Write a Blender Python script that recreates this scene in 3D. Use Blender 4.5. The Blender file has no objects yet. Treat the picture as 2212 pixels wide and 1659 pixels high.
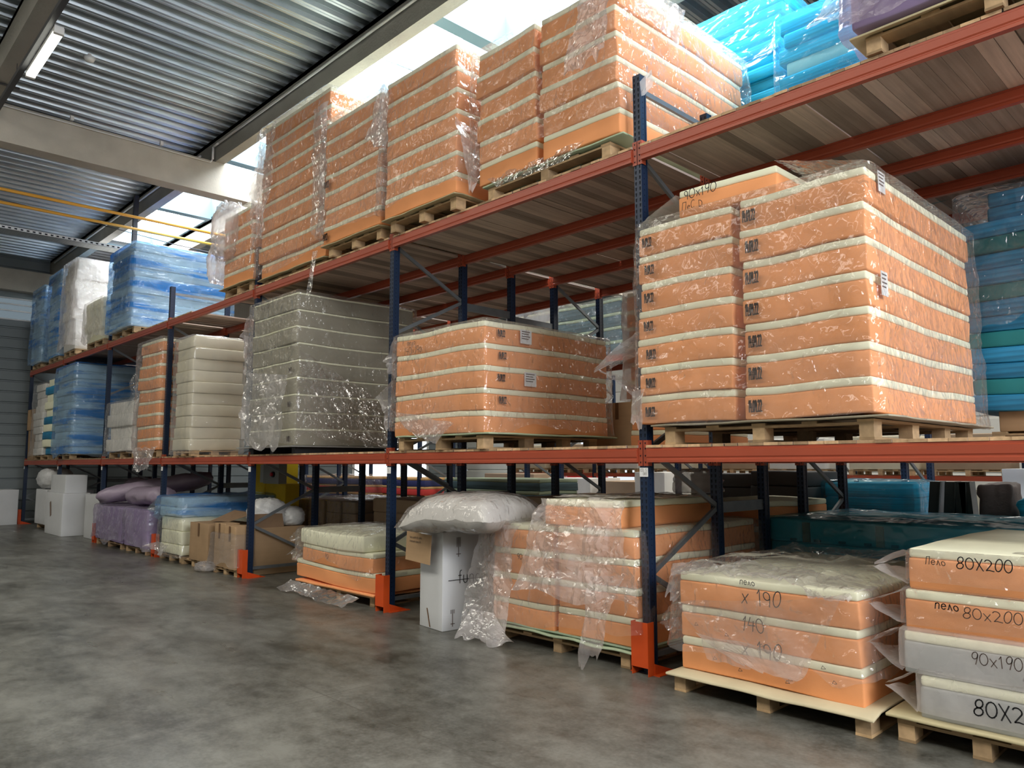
import bpy, math, random
import numpy as np
from mathutils import Matrix, Vector

# ---------------------------------------------------------------- camera, world, exposure
SC = bpy.context.scene
COL = SC.collection
FPX, YAW, PITCH, ROLL = 1637.46, 0.803193, 0.1062304, -0.0014776
CAMLOC = Vector((3.8388, -5.2389, 1.6908))
cd = bpy.data.cameras.new('camera'); cam = bpy.data.objects.new('camera', cd); COL.objects.link(cam)
cd.sensor_width = 36.0; cd.lens = FPX / 2212 * 36.0; cd.clip_end = 200
_F = Vector((-math.sin(YAW)*math.cos(PITCH), math.cos(YAW)*math.cos(PITCH), math.sin(PITCH)))
_R = Vector((math.cos(YAW), math.sin(YAW), 0)); _U = _R.cross(_F)
_R2 = _R*math.cos(ROLL) + _U*math.sin(ROLL); _U2 = -_R*math.sin(ROLL) + _U*math.cos(ROLL)
M = Matrix((( _R2.x, _U2.x, -_F.x, CAMLOC.x), (_R2.y, _U2.y, -_F.y, CAMLOC.y), (_R2.z, _U2.z, -_F.z, CAMLOC.z), (0, 0, 0, 1)))
cam.matrix_world = M
SC.camera = cam
SC.view_settings.view_transform = 'Standard'; SC.view_settings.look = 'None'
SC.view_settings.gamma = 1.0; SC.view_settings.use_curve_mapping = False
SC.view_settings.exposure = 0.10
SC.cycles.max_bounces = 7; SC.cycles.diffuse_bounces = 4; SC.cycles.glossy_bounces = 3
SC.cycles.transmission_bounces = 3; SC.cycles.transparent_max_bounces = 14
SC.cycles.caustics_reflective = False; SC.cycles.caustics_refractive = False
SC.cycles.use_denoising = True
SC.cycles.sample_clamp_indirect = 8.0
W = bpy.data.worlds.new('world'); SC.world = W; W.use_nodes = True
W.node_tree.nodes['Background'].inputs[0].default_value = (0.75, 0.85, 1.0, 1)
W.node_tree.nodes['Background'].inputs[1].default_value = 0.25
SKY_ROOF = 22.0      # daylight through the roof panes over the rack
SKY_AISLE = 4.6      # daylight through the roof panes over the aisle
SKY_FAR = 4.0
LAMP = 14.0

def area(name, loc, sx, sy, power, color, rot=(0, 0, 0)):
    d = bpy.data.lights.new(name, 'AREA'); d.shape = 'RECTANGLE'; d.size = sx; d.size_y = sy
    d.energy = power; d.color = color
    o = bpy.data.objects.new(name, d); o.location = loc; o.rotation_euler = rot; COL.objects.link(o)
    return o
# daylight coming down through the roof lights (lamps sit just under the panes), plus one added fill
area('daylight_over_aisle', (-2, -7.2, 7.9), 16, 2.4, 560, (1.0, 0.965, 0.85))
area('daylight_over_far_hall', (-1, 13.5, 7.9), 20, 2.4, 520, (1.0, 0.95, 0.90))
area('daylight_from_right_gable', (11.2, -2.5, 5.6), 3.4, 7, 1100, (0.95, 0.97, 1.0), (0, math.radians(90), 0))
area('added_fill_over_rear_aisle', (-6, 5.0, 7.6), 26, 1.0, 40, (0.9, 0.96, 1.0))  # added fill lamp under closed roof, lifts the dark shelf undersides

# ---------------------------------------------------------------- materials
MATS = {}
def mat(name, col=(.5, .5, .5), rough=.6, metal=0., noise=None, bump=None, spec=.4, rand=0., emit=None, streak=None, sss=0.):
    """noise=(scale, amount, detail) mottles the colour; bump=(scale, strength); streak=(axis scales, amount)"""
    if name in MATS: return MATS[name]
    m = bpy.data.materials.new(name); m.use_nodes = True; nt = m.node_tree; N = nt.nodes; L = nt.links
    b = N['Principled BSDF']
    b.inputs['Base Color'].default_value = (*col, 1); b.inputs['Roughness'].default_value = rough
    b.inputs['Metallic'].default_value = metal; b.inputs['Specular IOR Level'].default_value = spec
    if emit:
        b.inputs['Emission Color'].default_value = (*emit[0], 1); b.inputs['Emission Strength'].default_value = emit[1]
    src = None
    if noise or streak or rand:
        tc = N.new('ShaderNodeTexCoord'); last = None
        rgb = N.new('ShaderNodeRGB'); rgb.outputs[0].default_value = (*col, 1); last = rgb.outputs[0]
        def vary(facout, amount):
            nonlocal last
            mr = N.new('ShaderNodeMapRange'); mr.inputs[1].default_value = .25; mr.inputs[2].default_value = .75
            mr.inputs[3].default_value = 1 - amount; mr.inputs[4].default_value = 1 + amount
            L.new(facout, mr.inputs[0])
            mx = N.new('ShaderNodeVectorMath'); mx.operation = 'SCALE'
            L.new(last, mx.inputs[0]); L.new(mr.outputs[0], mx.inputs['Scale']); last = mx.outputs[0]
        if noise:
            nz = N.new('ShaderNodeTexNoise'); nz.inputs['Scale'].default_value = noise[0]; nz.inputs['Detail'].default_value = noise[2] if len(noise) > 2 else 4
            L.new(tc.outputs['Object'], nz.inputs['Vector']); vary(nz.outputs['Fac'], noise[1])
        if streak:
            mp = N.new('ShaderNodeMapping'); mp.inputs['Scale'].default_value = streak[0]
            nz = N.new('ShaderNodeTexNoise'); nz.inputs['Scale'].default_value = 1; nz.inputs['Detail'].default_value = 5
            L.new(tc.outputs['Object'], mp.inputs[0]); L.new(mp.outputs[0], nz.inputs['Vector']); vary(nz.outputs['Fac'], streak[1])
        if rand:
            oi = N.new('ShaderNodeObjectInfo'); vary(oi.outputs['Random'], rand)
        L.new(last, b.inputs['Base Color'])
    if bump:
        tc2 = N.new('ShaderNodeTexCoord')
        nz = N.new('ShaderNodeTexNoise'); nz.inputs['Scale'].default_value = bump[0]; nz.inputs['Detail'].default_value = 6
        bp = N.new('ShaderNodeBump'); bp.inputs['Strength'].default_value = bump[1]; bp.inputs['Distance'].default_value = .02
        L.new(tc2.outputs['Object'], nz.inputs['Vector']); L.new(nz.outputs['Fac'], bp.inputs['Height']); L.new(bp.outputs[0], b.inputs['Normal'])
    MATS[name] = m
    return m

def film_mat(name, tint=(1, 1, 1), haze=.14, haze_col=(.9, .9, .92), scale=(9, 9, 9), rough=.13, bump=.6, trans=.975, gl=1.0, ior=1.36, cap=.30, band=None):
    if name in MATS: return MATS[name]
    m = bpy.data.materials.new(name); m.use_nodes = True; nt = m.node_tree; N = nt.nodes; L = nt.links
    for n in list(N): N.remove(n)
    out = N.new('ShaderNodeOutputMaterial'); geo = N.new('ShaderNodeTexCoord')
    mp = N.new('ShaderNodeMapping'); mp.inputs['Scale'].default_value = scale; L.new(geo.outputs['Object'], mp.inputs[0])
    warp = N.new('ShaderNodeTexNoise'); warp.inputs['Scale'].default_value = .6; warp.inputs['Detail'].default_value = 2
    L.new(mp.outputs[0], warp.inputs['Vector'])
    add = N.new('ShaderNodeVectorMath'); add.operation = 'MULTIPLY_ADD'; add.inputs[1].default_value = (2.5, 2.5, 2.5)
    L.new(warp.outputs['Color'], add.inputs[0]); L.new(mp.outputs[0], add.inputs[2])
    r = N.new('ShaderNodeTexNoise'); r.noise_type = 'RIDGED_MULTIFRACTAL'; r.normalize = True
    r.inputs['Scale'].default_value = .7; r.inputs['Detail'].default_value = 6; r.inputs['Roughness'].default_value = .5
    L.new(add.outputs[0], r.inputs['Vector'])
    bp = N.new('ShaderNodeBump'); bp.inputs['Strength'].default_value = bump; bp.inputs['Distance'].default_value = .05
    L.new(r.outputs['Fac'], bp.inputs['Height'])
    big = N.new('ShaderNodeTexNoise'); big.inputs['Scale'].default_value = 1.7; big.inputs['Detail'].default_value = 5
    L.new(geo.outputs['Object'], big.inputs['Vector'])
    tr = N.new('ShaderNodeBsdfTransparent'); tr.inputs[0].default_value = (tint[0]*trans, tint[1]*trans, tint[2]*trans, 1)
    gls = N.new('ShaderNodeBsdfGlossy'); gls.inputs['Roughness'].default_value = rough; gls.inputs['Color'].default_value = (gl, gl, gl, 1)
    L.new(bp.outputs[0], gls.inputs['Normal'])
    df = N.new('ShaderNodeBsdfDiffuse'); df.inputs[0].default_value = (*haze_col, 1)
    tl = N.new('ShaderNodeBsdfTranslucent'); tl.inputs[0].default_value = (*haze_col, 1)
    dm = N.new('ShaderNodeMixShader'); dm.inputs[0].default_value = .5; L.new(df.outputs[0], dm.inputs[1]); L.new(tl.outputs[0], dm.inputs[2])
    mr = N.new('ShaderNodeMapRange'); mr.inputs[1].default_value = .35; mr.inputs[2].default_value = .68
    mr.inputs[3].default_value = haze*.55; mr.inputs[4].default_value = haze*1.6
    L.new(big.outputs['Fac'], mr.inputs[0])
    if band:
        bm = N.new('ShaderNodeMapping'); bm.inputs['Scale'].default_value = band[1]; bm.inputs['Rotation'].default_value = (0.0, .16, 0)
        L.new(geo.outputs['Object'], bm.inputs[0]); bn = N.new('ShaderNodeTexNoise'); bn.inputs['Scale'].default_value = 1; bn.inputs['Detail'].default_value = 3
        L.new(bm.outputs[0], bn.inputs['Vector']); br = N.new('ShaderNodeMapRange'); br.inputs[1].default_value = .48; br.inputs[2].default_value = .60
        br.inputs[3].default_value = 0; br.inputs[4].default_value = 1; L.new(bn.outputs['Fac'], br.inputs[0])
        cm = N.new('ShaderNodeMix'); cm.data_type = 'RGBA'; cm.inputs[6].default_value = (*haze_col, 1); cm.inputs[7].default_value = (*band[0], 1)
        L.new(br.outputs[0], cm.inputs[0]); L.new(cm.outputs[2], df.inputs[0]); L.new(cm.outputs[2], tl.inputs[0])
        ad = N.new('ShaderNodeMath'); ad.operation = 'MULTIPLY_ADD'; ad.inputs[1].default_value = band[2]; L.new(br.outputs[0], ad.inputs[0]); L.new(mr.outputs[0], ad.inputs[2])
        mr = ad
    m1 = N.new('ShaderNodeMixShader'); L.new(mr.outputs[0], m1.inputs[0]); L.new(tr.outputs[0], m1.inputs[1]); L.new(dm.outputs[0], m1.inputs[2])
    fr = N.new('ShaderNodeFresnel'); fr.inputs[0].default_value = ior; L.new(bp.outputs[0], fr.inputs['Normal'])
    m2 = N.new('ShaderNodeMixShader'); mn = N.new('ShaderNodeMath'); mn.operation = 'MINIMUM'; mn.inputs[1].default_value = cap; L.new(fr.outputs[0], mn.inputs[0]); L.new(mn.outputs[0], m2.inputs[0]); L.new(m1.outputs[0], m2.inputs[1]); L.new(gls.outputs[0], m2.inputs[2])
    L.new(m2.outputs[0], out.inputs[0])
    MATS[name] = m
    return m

ORANGE = mat('orange_foam', (.90, .375, .155), .85, noise=(3, .05), bump=(160, .08), rand=.05)
CREAM = mat('cream_foam', (.93, .92, .70), .85, noise=(4, .05), bump=(120, .08))
TAUPE = mat('taupe_foam', (.33, .305, .235), .85, noise=(3, .06), rand=.04)
IVORY = mat('ivory_foam', (.68, .62, .47), .85, noise=(4, .06), rand=.05)
WHITE = mat('white_foam', (.80, .78, .74), .8, noise=(4, .05), rand=.05)
GREYF = mat('grey_foam', (.42, .43, .43), .85, noise=(3, .05))
BLUEG = mat('blue_grey_foam', (.60, .66, .68), .7, noise=(3, .1), streak=((1.5, 1.5, 7), .25), rand=.06)
BLUE = mat('blue_foam', (.02, .22, .42), .6, noise=(3, .15), streak=((1, 1, 34), .55), rand=.15)
CYAN = mat('cyan_foam', (.015, .44, .66), .6, noise=(3, .12), streak=((1, 1, 42), .5), rand=.2)
TEAL = mat('teal_foam', (.015, .19, .21), .7, noise=(3, .12), rand=.1)
DARK = mat('dark_foam', (.035, .045, .05), .6, noise=(3, .2), rand=.15)
PURPLE = mat('purple_foam', (.33, .26, .42), .8, noise=(3, .08), streak=((2, 2, 9), .10), rand=.05)
BROWNF = mat('brown_wrap_foam', (.42, .30, .20), .7, noise=(3, .08), rand=.05)
REDF = mat('red_foam', (.62, .05, .04), .7, noise=(3, .08))
NAVYF = mat('navy_foam', (.03, .035, .12), .7, noise=(3, .08))
SANDF = mat('sand_foam', (.62, .36, .14), .7, noise=(3, .08))
GREENSH = mat('pale_green_foam_sheet', (.48, .58, .40), .8, noise=(5, .08))
YSHEET = mat('yellowed_foam_sheet', (.52, .45, .27), .8, noise=(5, .14))
WOOD = mat('pallet_wood', (.42, .28, .15), .75, noise=(6, .12), streak=((14, 1.5, 14), .2), rand=.25)
WOODX = mat('pallet_block_wood', (.47, .32, .18), .8, noise=(18, .2), rand=.2)
BOARD = mat('deck_board_wood', (.42, .33, .28), .85, noise=(2, .12), streak=((30, 1.2, 8), .22), rand=.32, bump=(60, .1))
BOARDEND = mat('deck_board_end_grain', (.50, .33, .19), .85, noise=(25, .25), rand=.3)
RACKO = mat('orange_rack_paint', (.37, .066, .030), .38, noise=(2, .08), spec=.5)
RACKB = mat('blue_rack_paint', (.0045, .017, .05), .4, noise=(4, .1), spec=.5)
SLOT = mat('slot_dark', (.004, .006, .012), .9)
GALV = mat('galvanised_brace', (.20, .22, .24), .42, metal=.6, noise=(8, .1))
GUARD = mat('orange_guard_paint', (.62, .075, .012), .4, noise=(5, .1))
PAPER = mat('white_paper', (.80, .80, .80), .7)
INK = mat('black_marker_ink', (.012, .012, .014), .6)
INKG = mat('grey_stamp_ink', (.09, .06, .05), .7)
CARD = mat('cardboard', (.40, .26, .145), .8, noise=(5, .08), streak=((1, 1, 40), .04), rand=.12)
CARDIN = mat('cardboard_inside', (.27, .17, .10), .85, noise=(5, .1))
TAPE = mat('brown_tape', (.16, .085, .04), .35)
WBOX = mat('white_cardboard', (.64, .65, .67), .6, noise=(2, .05), rand=.05)
CONC = mat('concrete_beam', (.40, .375, .325), .85, noise=(1.6, .16, 8), bump=(25, .25))
CONCD = mat('concrete_purlin', (.30, .29, .265), .85, noise=(1.6, .14, 8), bump=(25, .25))
ROOFM = mat('galvanised_roof_deck', (.36, .40, .43), .36, metal=.85, noise=(2.5, .12), streak=((1.2, .25, 1), .25))
CLAD = mat('grey_wall_cladding', (.17, .195, .205), .5, metal=.1, noise=(1.5, .06))
CLADL = mat('light_wall_cladding', (.50, .50, .47), .6, noise=(1.5, .06))
YELLOW = mat('yellow_column_paint', (.62, .42, .015), .55, noise=(4, .12, 8))
GREYBOX = mat('grey_cabinet_paint', (.30, .31, .29), .5, noise=(3, .05))
REDP = mat('red_paint', (.55, .015, .02), .3)
PIPEY = mat('yellow_gas_pipe', (.70, .36, .05), .45)
PIPEG = mat('grey_conduit', (.60, .61, .62), .45)
RAILM = mat('dark_lamp_rail', (.05, .05, .055), .5)
TRAYM = mat('galvanised_cable_tray', (.42, .44, .46), .4, metal=.7, streak=((1, 60, 1), .3))
FRAMEB = mat('skylight_frame_paint', (.13, .22, .27), .5)
BAG = mat('white_bag_plastic', (.62, .62, .62), .3, noise=(6, .08), bump=(14, .6), spec=.6)
DOWN = mat('white_quilt', (.64, .62, .59), .7, noise=(3, .05), bump=(9, .5))
PINKBAG = mat('mauve_wrap', (.31, .25, .33), .4, noise=(3, .1), bump=(10, .5), spec=.6)
BLACKP = mat('black_panel', (.02, .026, .024), .35, noise=(3, .2))
BROWNC = mat('brown_cloth', (.11, .085, .075), .6, bump=(6, 1.), noise=(4, .2))
PLASTICW = mat('white_lamp_housing', (.75, .75, .75), .4)
GREENMARK = mat('teal_tuft', (.01, .05, .06), .8)

def emat(name, col, s):
    if name in MATS: return MATS[name]
    m = bpy.data.materials.new(name); m.use_nodes = True; N = m.node_tree.nodes
    for n in list(N): N.remove(n)
    e = N.new('ShaderNodeEmission'); e.inputs[0].default_value = (*col, 1); e.inputs[1].default_value = s
    o = N.new('ShaderNodeOutputMaterial'); m.node_tree.links.new(e.outputs[0], o.inputs[0]); MATS[name] = m; return m
PANE = emat('bright_roof_pane', (.93, .97, 1.0), SKY_ROOF)
PANE2 = emat('bright_aisle_roof_pane', (1.0, .95, .84), SKY_AISLE)
DAY = emat('daylight_outside_door', (.90, .97, 1.0), SKY_FAR)
TUBE = emat('lit_lamp_tube', (1.0, 1.0, .86), LAMP)
STRIPW = emat('dim_strip_window', (.55, .70, .80), .28)

FILM = film_mat('clear_film', haze=.085, haze_col=(.92, .86, .85), scale=(15, 15, 11), rough=.07, bump=1.05, ior=1.45, cap=.36)
FILMH = film_mat('milky_film', haze=.36, haze_col=(.93, .88, .88), rough=.14, bump=.6, ior=1.3, trans=.985)
FILMS = film_mat('stretch_film', haze=.14, ior=1.33, haze_col=(.85, .85, .88), scale=(2.2, 2.2, 16), rough=.16, bump=.75)
FILMB = film_mat('blue_film', tint=(.72, .87, 1), haze=.20, haze_col=(.62, .78, .94), scale=(2.5, 2.5, 14), rough=.16, bump=.75, ior=1.36, band=((.02, .24, .72), (.5, .5, 6.5), .42))
FILMC = film_mat('cyan_film', tint=(.6, .92, 1), haze=.16, haze_col=(.30, .75, .95), scale=(6, 6, 10), rough=.14, bump=.7)
FILMP = film_mat('grey_mauve_film', tint=(.9, .85, .95), haze=.28, haze_col=(.70, .66, .74), scale=(7, 7, 7), rough=.14, bump=.7)

# floor: worn polished concrete with joints
def floor_mat():
    m = bpy.data.materials.new('polished_concrete_floor'); m.use_nodes = True; nt = m.node_tree; N = nt.nodes; L = nt.links
    b = N['Principled BSDF']; tc = N.new('ShaderNodeTexCoord')
    n1 = N.new('ShaderNodeTexNoise'); n1.inputs['Scale'].default_value = .55; n1.inputs['Detail'].default_value = 9; n1.inputs['Roughness'].default_value = .68
    mp = N.new('ShaderNodeMapping'); mp.inputs['Scale'].default_value = (1, 1.7, 1); mp.inputs['Rotation'].default_value = (0, 0, .5)
    L.new(tc.outputs['Object'], mp.inputs[0]); L.new(mp.outputs[0], n1.inputs['Vector'])
    n2 = N.new('ShaderNodeTexNoise'); n2.inputs['Scale'].default_value = 5; n2.inputs['Detail'].default_value = 10; n2.inputs['Roughness'].default_value = .75
    L.new(tc.outputs['Object'], n2.inputs['Vector'])
    n4 = N.new('ShaderNodeTexNoise'); n4.inputs['Scale'].default_value = 38; n4.inputs['Detail'].default_value = 6; L.new(tc.outputs['Object'], n4.inputs['Vector'])
    cr = N.new('ShaderNodeValToRGB'); e = cr.color_ramp.elements
    e[0].position = .33; e[0].position = .40; e[0].color = (.045, .043, .034, 1); e[1].position = .62; e[1].color = (.185, .183, .162, 1)
    mixn = N.new('ShaderNodeMath'); mixn.operation = 'MULTIPLY_ADD'; mixn.inputs[1].default_value = .42
    L.new(n2.outputs['Fac'], mixn.inputs[0]); 
    half = N.new('ShaderNodeMath'); half.operation = 'MULTIPLY'; half.inputs[1].default_value = .60; L.new(n1.outputs['Fac'], half.inputs[0])
    L.new(half.outputs[0], mixn.inputs[2]); fine = N.new('ShaderNodeMath'); fine.operation = 'MULTIPLY_ADD'; fine.inputs[1].default_value = .16; L.new(n4.outputs['Fac'], fine.inputs[0]); L.new(mixn.outputs[0], fine.inputs[2])
    sub = N.new('ShaderNodeMath'); sub.operation = 'SUBTRACT'; sub.inputs[1].default_value = .08; L.new(fine.outputs[0], sub.inputs[0]); L.new(sub.outputs[0], cr.inputs[0])
    # scratches
    mp3 = N.new('ShaderNodeMapping'); mp3.inputs['Scale'].default_value = (1.1, 4, 1); mp3.inputs['Rotation'].default_value = (0, 0, -.25)
    L.new(tc.outputs['Object'], mp3.inputs[0]); n3 = N.new('ShaderNodeTexNoise'); n3.inputs['Scale'].default_value = 1; n3.inputs['Detail'].default_value = 3
    L.new(mp3.outputs[0], n3.inputs['Vector'])
    # slab joints every 6 m
    sx = N.new('ShaderNodeSeparateXYZ'); L.new(tc.outputs['Object'], sx.inputs[0])
    def joint(o, off):
        a = N.new('ShaderNodeMath'); a.operation = 'ADD'; a.inputs[1].default_value = off; L.new(o, a.inputs[0])
        p = N.new('ShaderNodeMath'); p.operation = 'PINGPONG'; p.inputs[1].default_value = 3.0; L.new(a.outputs[0], p.inputs[0])
        c = N.new('ShaderNodeMath'); c.operation = 'LESS_THAN'; c.inputs[1].default_value = .006; L.new(p.outputs[0], c.inputs[0]); return c
    j1 = joint(sx.outputs[0], 1.3); j2 = joint(sx.outputs[1], 2.2)
    mxj = N.new('ShaderNodeMath'); mxj.operation = 'MAXIMUM'; L.new(j1.outputs[0], mxj.inputs[0]); L.new(j2.outputs[0], mxj.inputs[1])
    mj = N.new('ShaderNodeMix'); mj.data_type = 'RGBA'; mj.inputs[7].default_value = (.07, .065, .055, 1)
    jf = N.new('ShaderNodeMath'); jf.operation = 'MULTIPLY'; jf.inputs[1].default_value = .55; L.new(mxj.outputs[0], jf.inputs[0])
    L.new(jf.outputs[0], mj.inputs[0]); L.new(cr.outputs[0], mj.inputs[6]); L.new(mj.outputs[2], b.inputs['Base Color'])
    rr = N.new('ShaderNodeMapRange'); rr.inputs[1].default_value = .3; rr.inputs[2].default_value = .7; rr.inputs[3].default_value = .27; rr.inputs[4].default_value = .42
    L.new(n3.outputs['Fac'], rr.inputs[0]); L.new(rr.outputs[0], b.inputs['Roughness'])
    b.inputs['Specular IOR Level'].default_value = .45
    bp = N.new('ShaderNodeBump'); bp.inputs['Strength'].default_value = .08; bp.inputs['Distance'].default_value = .01
    L.new(n2.outputs['Fac'], bp.inputs['Height']); L.new(bp.outputs[0], b.inputs['Normal'])
    return m
FLOORM = floor_mat()

# ---------------------------------------------------------------- noise + mesh helpers
def _hash(i, j, k, s):
    n = (i.astype(np.int64)*73856093) ^ (j.astype(np.int64)*19349663) ^ (k.astype(np.int64)*83492791) ^ (s*2654435)
    n = (n ^ (n >> 13)) * 1274126177 & 0x7fffffff
    n = (n ^ (n >> 15)) * 69069 & 0x7fffffff
    return (n % 100003) / 100003.0
def vnoise(P, s=1):
    P = np.asarray(P, float); I = np.floor(P).astype(int); f = P - I; f = f*f*(3-2*f); r = 0
    for a in (0, 1):
        for b in (0, 1):
            for c in (0, 1):
                w = (f[:, 0] if a else 1-f[:, 0])*(f[:, 1] if b else 1-f[:, 1])*(f[:, 2] if c else 1-f[:, 2])
                r = r + w*_hash(I[:, 0]+a, I[:, 1]+b, I[:, 2]+c, s)
    return r
def ridged(P, s=1): return 1 - np.abs(2*vnoise(P, s) - 1)
def crumple(P, s, k=1.0):
    W = np.stack([vnoise(P*2.1*k, s+11), vnoise(P*2.1*k+7, s+12), vnoise(P*2.1*k+3, s+13)], 1)
    Q = P*k + W*.45
    return .55*ridged(Q*2.6, s)**2 + .30*ridged(Q*6.3+3, s+1)**2 + .15*ridged(Q*14+9, s+2)

ORG = {}
def mk(name, V, F, m, parent=None, smooth=False, mi=None):
    me = bpy.data.meshes.new(name)
    V = np.asarray(V, float).reshape(-1, 3)
    if parent is not None: V = V - np.array(ORG[parent.name])
    me.from_pydata(V.tolist(), [], [tuple(f) for f in F])
    ms = m if isinstance(m, (list, tuple)) else [m]
    for x in ms: me.materials.append(x)
    if mi is not None: me.polygons.foreach_set('material_index', list(mi))
    if smooth: me.polygons.foreach_set('use_smooth', [True]*len(me.polygons))
    me.update()
    o = bpy.data.objects.new(name, me); COL.objects.link(o)
    if parent is not None: o.parent = parent
    return o
def thing(name, label, cat, loc, group=None):
    o = bpy.data.objects.new(name, None); COL.objects.link(o); o.location = loc; o.empty_display_size = .1
    ORG[o.name] = tuple(loc); return tag(o, label, cat, group)
def tag(o, label, cat, group=None, kind=None):
    o['label'] = label; o['category'] = cat
    if group: o['group'] = group
    if kind: o['kind'] = kind
    return o
def struct(name, V, F, m, smooth=False, mi=None):
    o = mk(name, V, F, m, None, smooth, mi); o['kind'] = 'structure'; ORG[o.name] = (0, 0, 0); return o
class MB:
    """collects simple shapes into one mesh"""
    def __init__(s): s.V = []; s.F = []; s.I = []
    def add(s, V, F, i=0):
        n = len(s.V); s.V += [tuple(v) for v in V]; s.F += [tuple(a+n for a in f) for f in F]; s.I += [i]*len(F); return s
    def box(s, x0, x1, y0, y1, z0, z1, i=0):
        return s.add([(x, y, z) for x in (x0, x1) for y in (y0, y1) for z in (z0, z1)],
                     [(0, 1, 3, 2), (4, 6, 7, 5), (0, 4, 5, 1), (2, 3, 7, 6), (0, 2, 6, 4), (1, 5, 7, 3)], i)
    def obox(s, c, u, v, w, i=0):
        c, u, v, w = map(Vector, (c, u, v, w))
        return s.add([c+a*u+b*v+d*w for a in (-1, 1) for b in (-1, 1) for d in (-1, 1)],
                     [(0, 1, 3, 2), (4, 6, 7, 5), (0, 4, 5, 1), (2, 3, 7, 6), (0, 2, 6, 4), (1, 5, 7, 3)], i)
    def bar(s, a, b, w, h, i=0, up=(0, 0, 1)):
        a, b = Vector(a), Vector(b); d = (b-a); n = d.normalized(); upv = Vector(up)
        if abs(n.dot(upv)) > .98: upv = Vector((1, 0, 0))
        sd = n.cross(upv).normalized(); t = sd.cross(n)
        return s.obox((a+b)/2, d/2, sd*w/2, t*h/2, i)
    def tube(s, a, b, r, n=12, i=0, r2=None, caps=True):
        a, b = Vector(a), Vector(b); d = (b-a).normalized(); u = d.orthogonal().normalized(); v = d.cross(u); r2 = r if r2 is None else r2
        V = [a+(u*math.cos(2*math.pi*k/n)+v*math.sin(2*math.pi*k/n))*r for k in range(n)] + [b+(u*math.cos(2*math.pi*k/n)+v*math.sin(2*math.pi*k/n))*r2 for k in range(n)]
        F = [(k, (k+1) % n, n+(k+1) % n, n+k) for k in range(n)]
        if caps: F += [tuple(range(n))[::-1], tuple(range(n, 2*n))]
        return s.add(V, F, i)
    def mk(s, name, m, parent=None, smooth=False):
        return mk(name, s.V, s.F, m, parent, smooth, s.I if isinstance(m, (list, tuple)) else None)

def rgrid(x0, x1, y0, y1, z0, z1, r=.02, nx=8, ny=8, nz=2):
    """rounded box surface grid"""
    def lines(a, b, n):
        rr = min(r, (b-a)*.49)
        return sorted(set([a, a+rr*.3, a+rr] + [a+rr+(b-a-2*rr)*k/n for k in range(1, n)] + [b-rr, b-rr*.3, b]))
    X, Y, Z = lines(x0, x1, nx), lines(y0, y1, ny), lines(z0, z1, nz)
    idx = {}; V = []; F = []
    def vid(x, y, z):
        k = (x, y, z)
        if k not in idx: idx[k] = len(V); V.append(k)
        return idx[k]
    def face(A, B, f):
        for a0, a1 in zip(A[:-1], A[1:]):
            for b0, b1 in zip(B[:-1], B[1:]): F.append((vid(*f(a0, b0)), vid(*f(a1, b0)), vid(*f(a1, b1)), vid(*f(a0, b1))))
    face(X, Y, lambda a, b: (a, b, Z[-1])); face(Y, X, lambda a, b: (b, a, Z[0]))
    face(X, Z, lambda a, b: (a, Y[0], b)); face(Z, X, lambda a, b: (b, Y[-1], a))
    face(Y, Z, lambda a, b: (X[-1], a, b)); face(Z, Y, lambda a, b: (X[0], b, a))
    P = np.array(V); lo = np.array([x0, y0, z0]); hi = np.array([x1, y1, z1])
    rr = np.minimum(r, (hi-lo)*.49); q = np.clip(P, lo+rr, hi-rr); d = (P-q)/rr; n = np.linalg.norm(d, axis=1); mx = np.abs(d).max(1)
    k = n > 1e-9; sc = np.ones(len(P)); sc[k] = mx[k]/n[k]
    return q + d*sc[:, None]*rr, F

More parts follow.
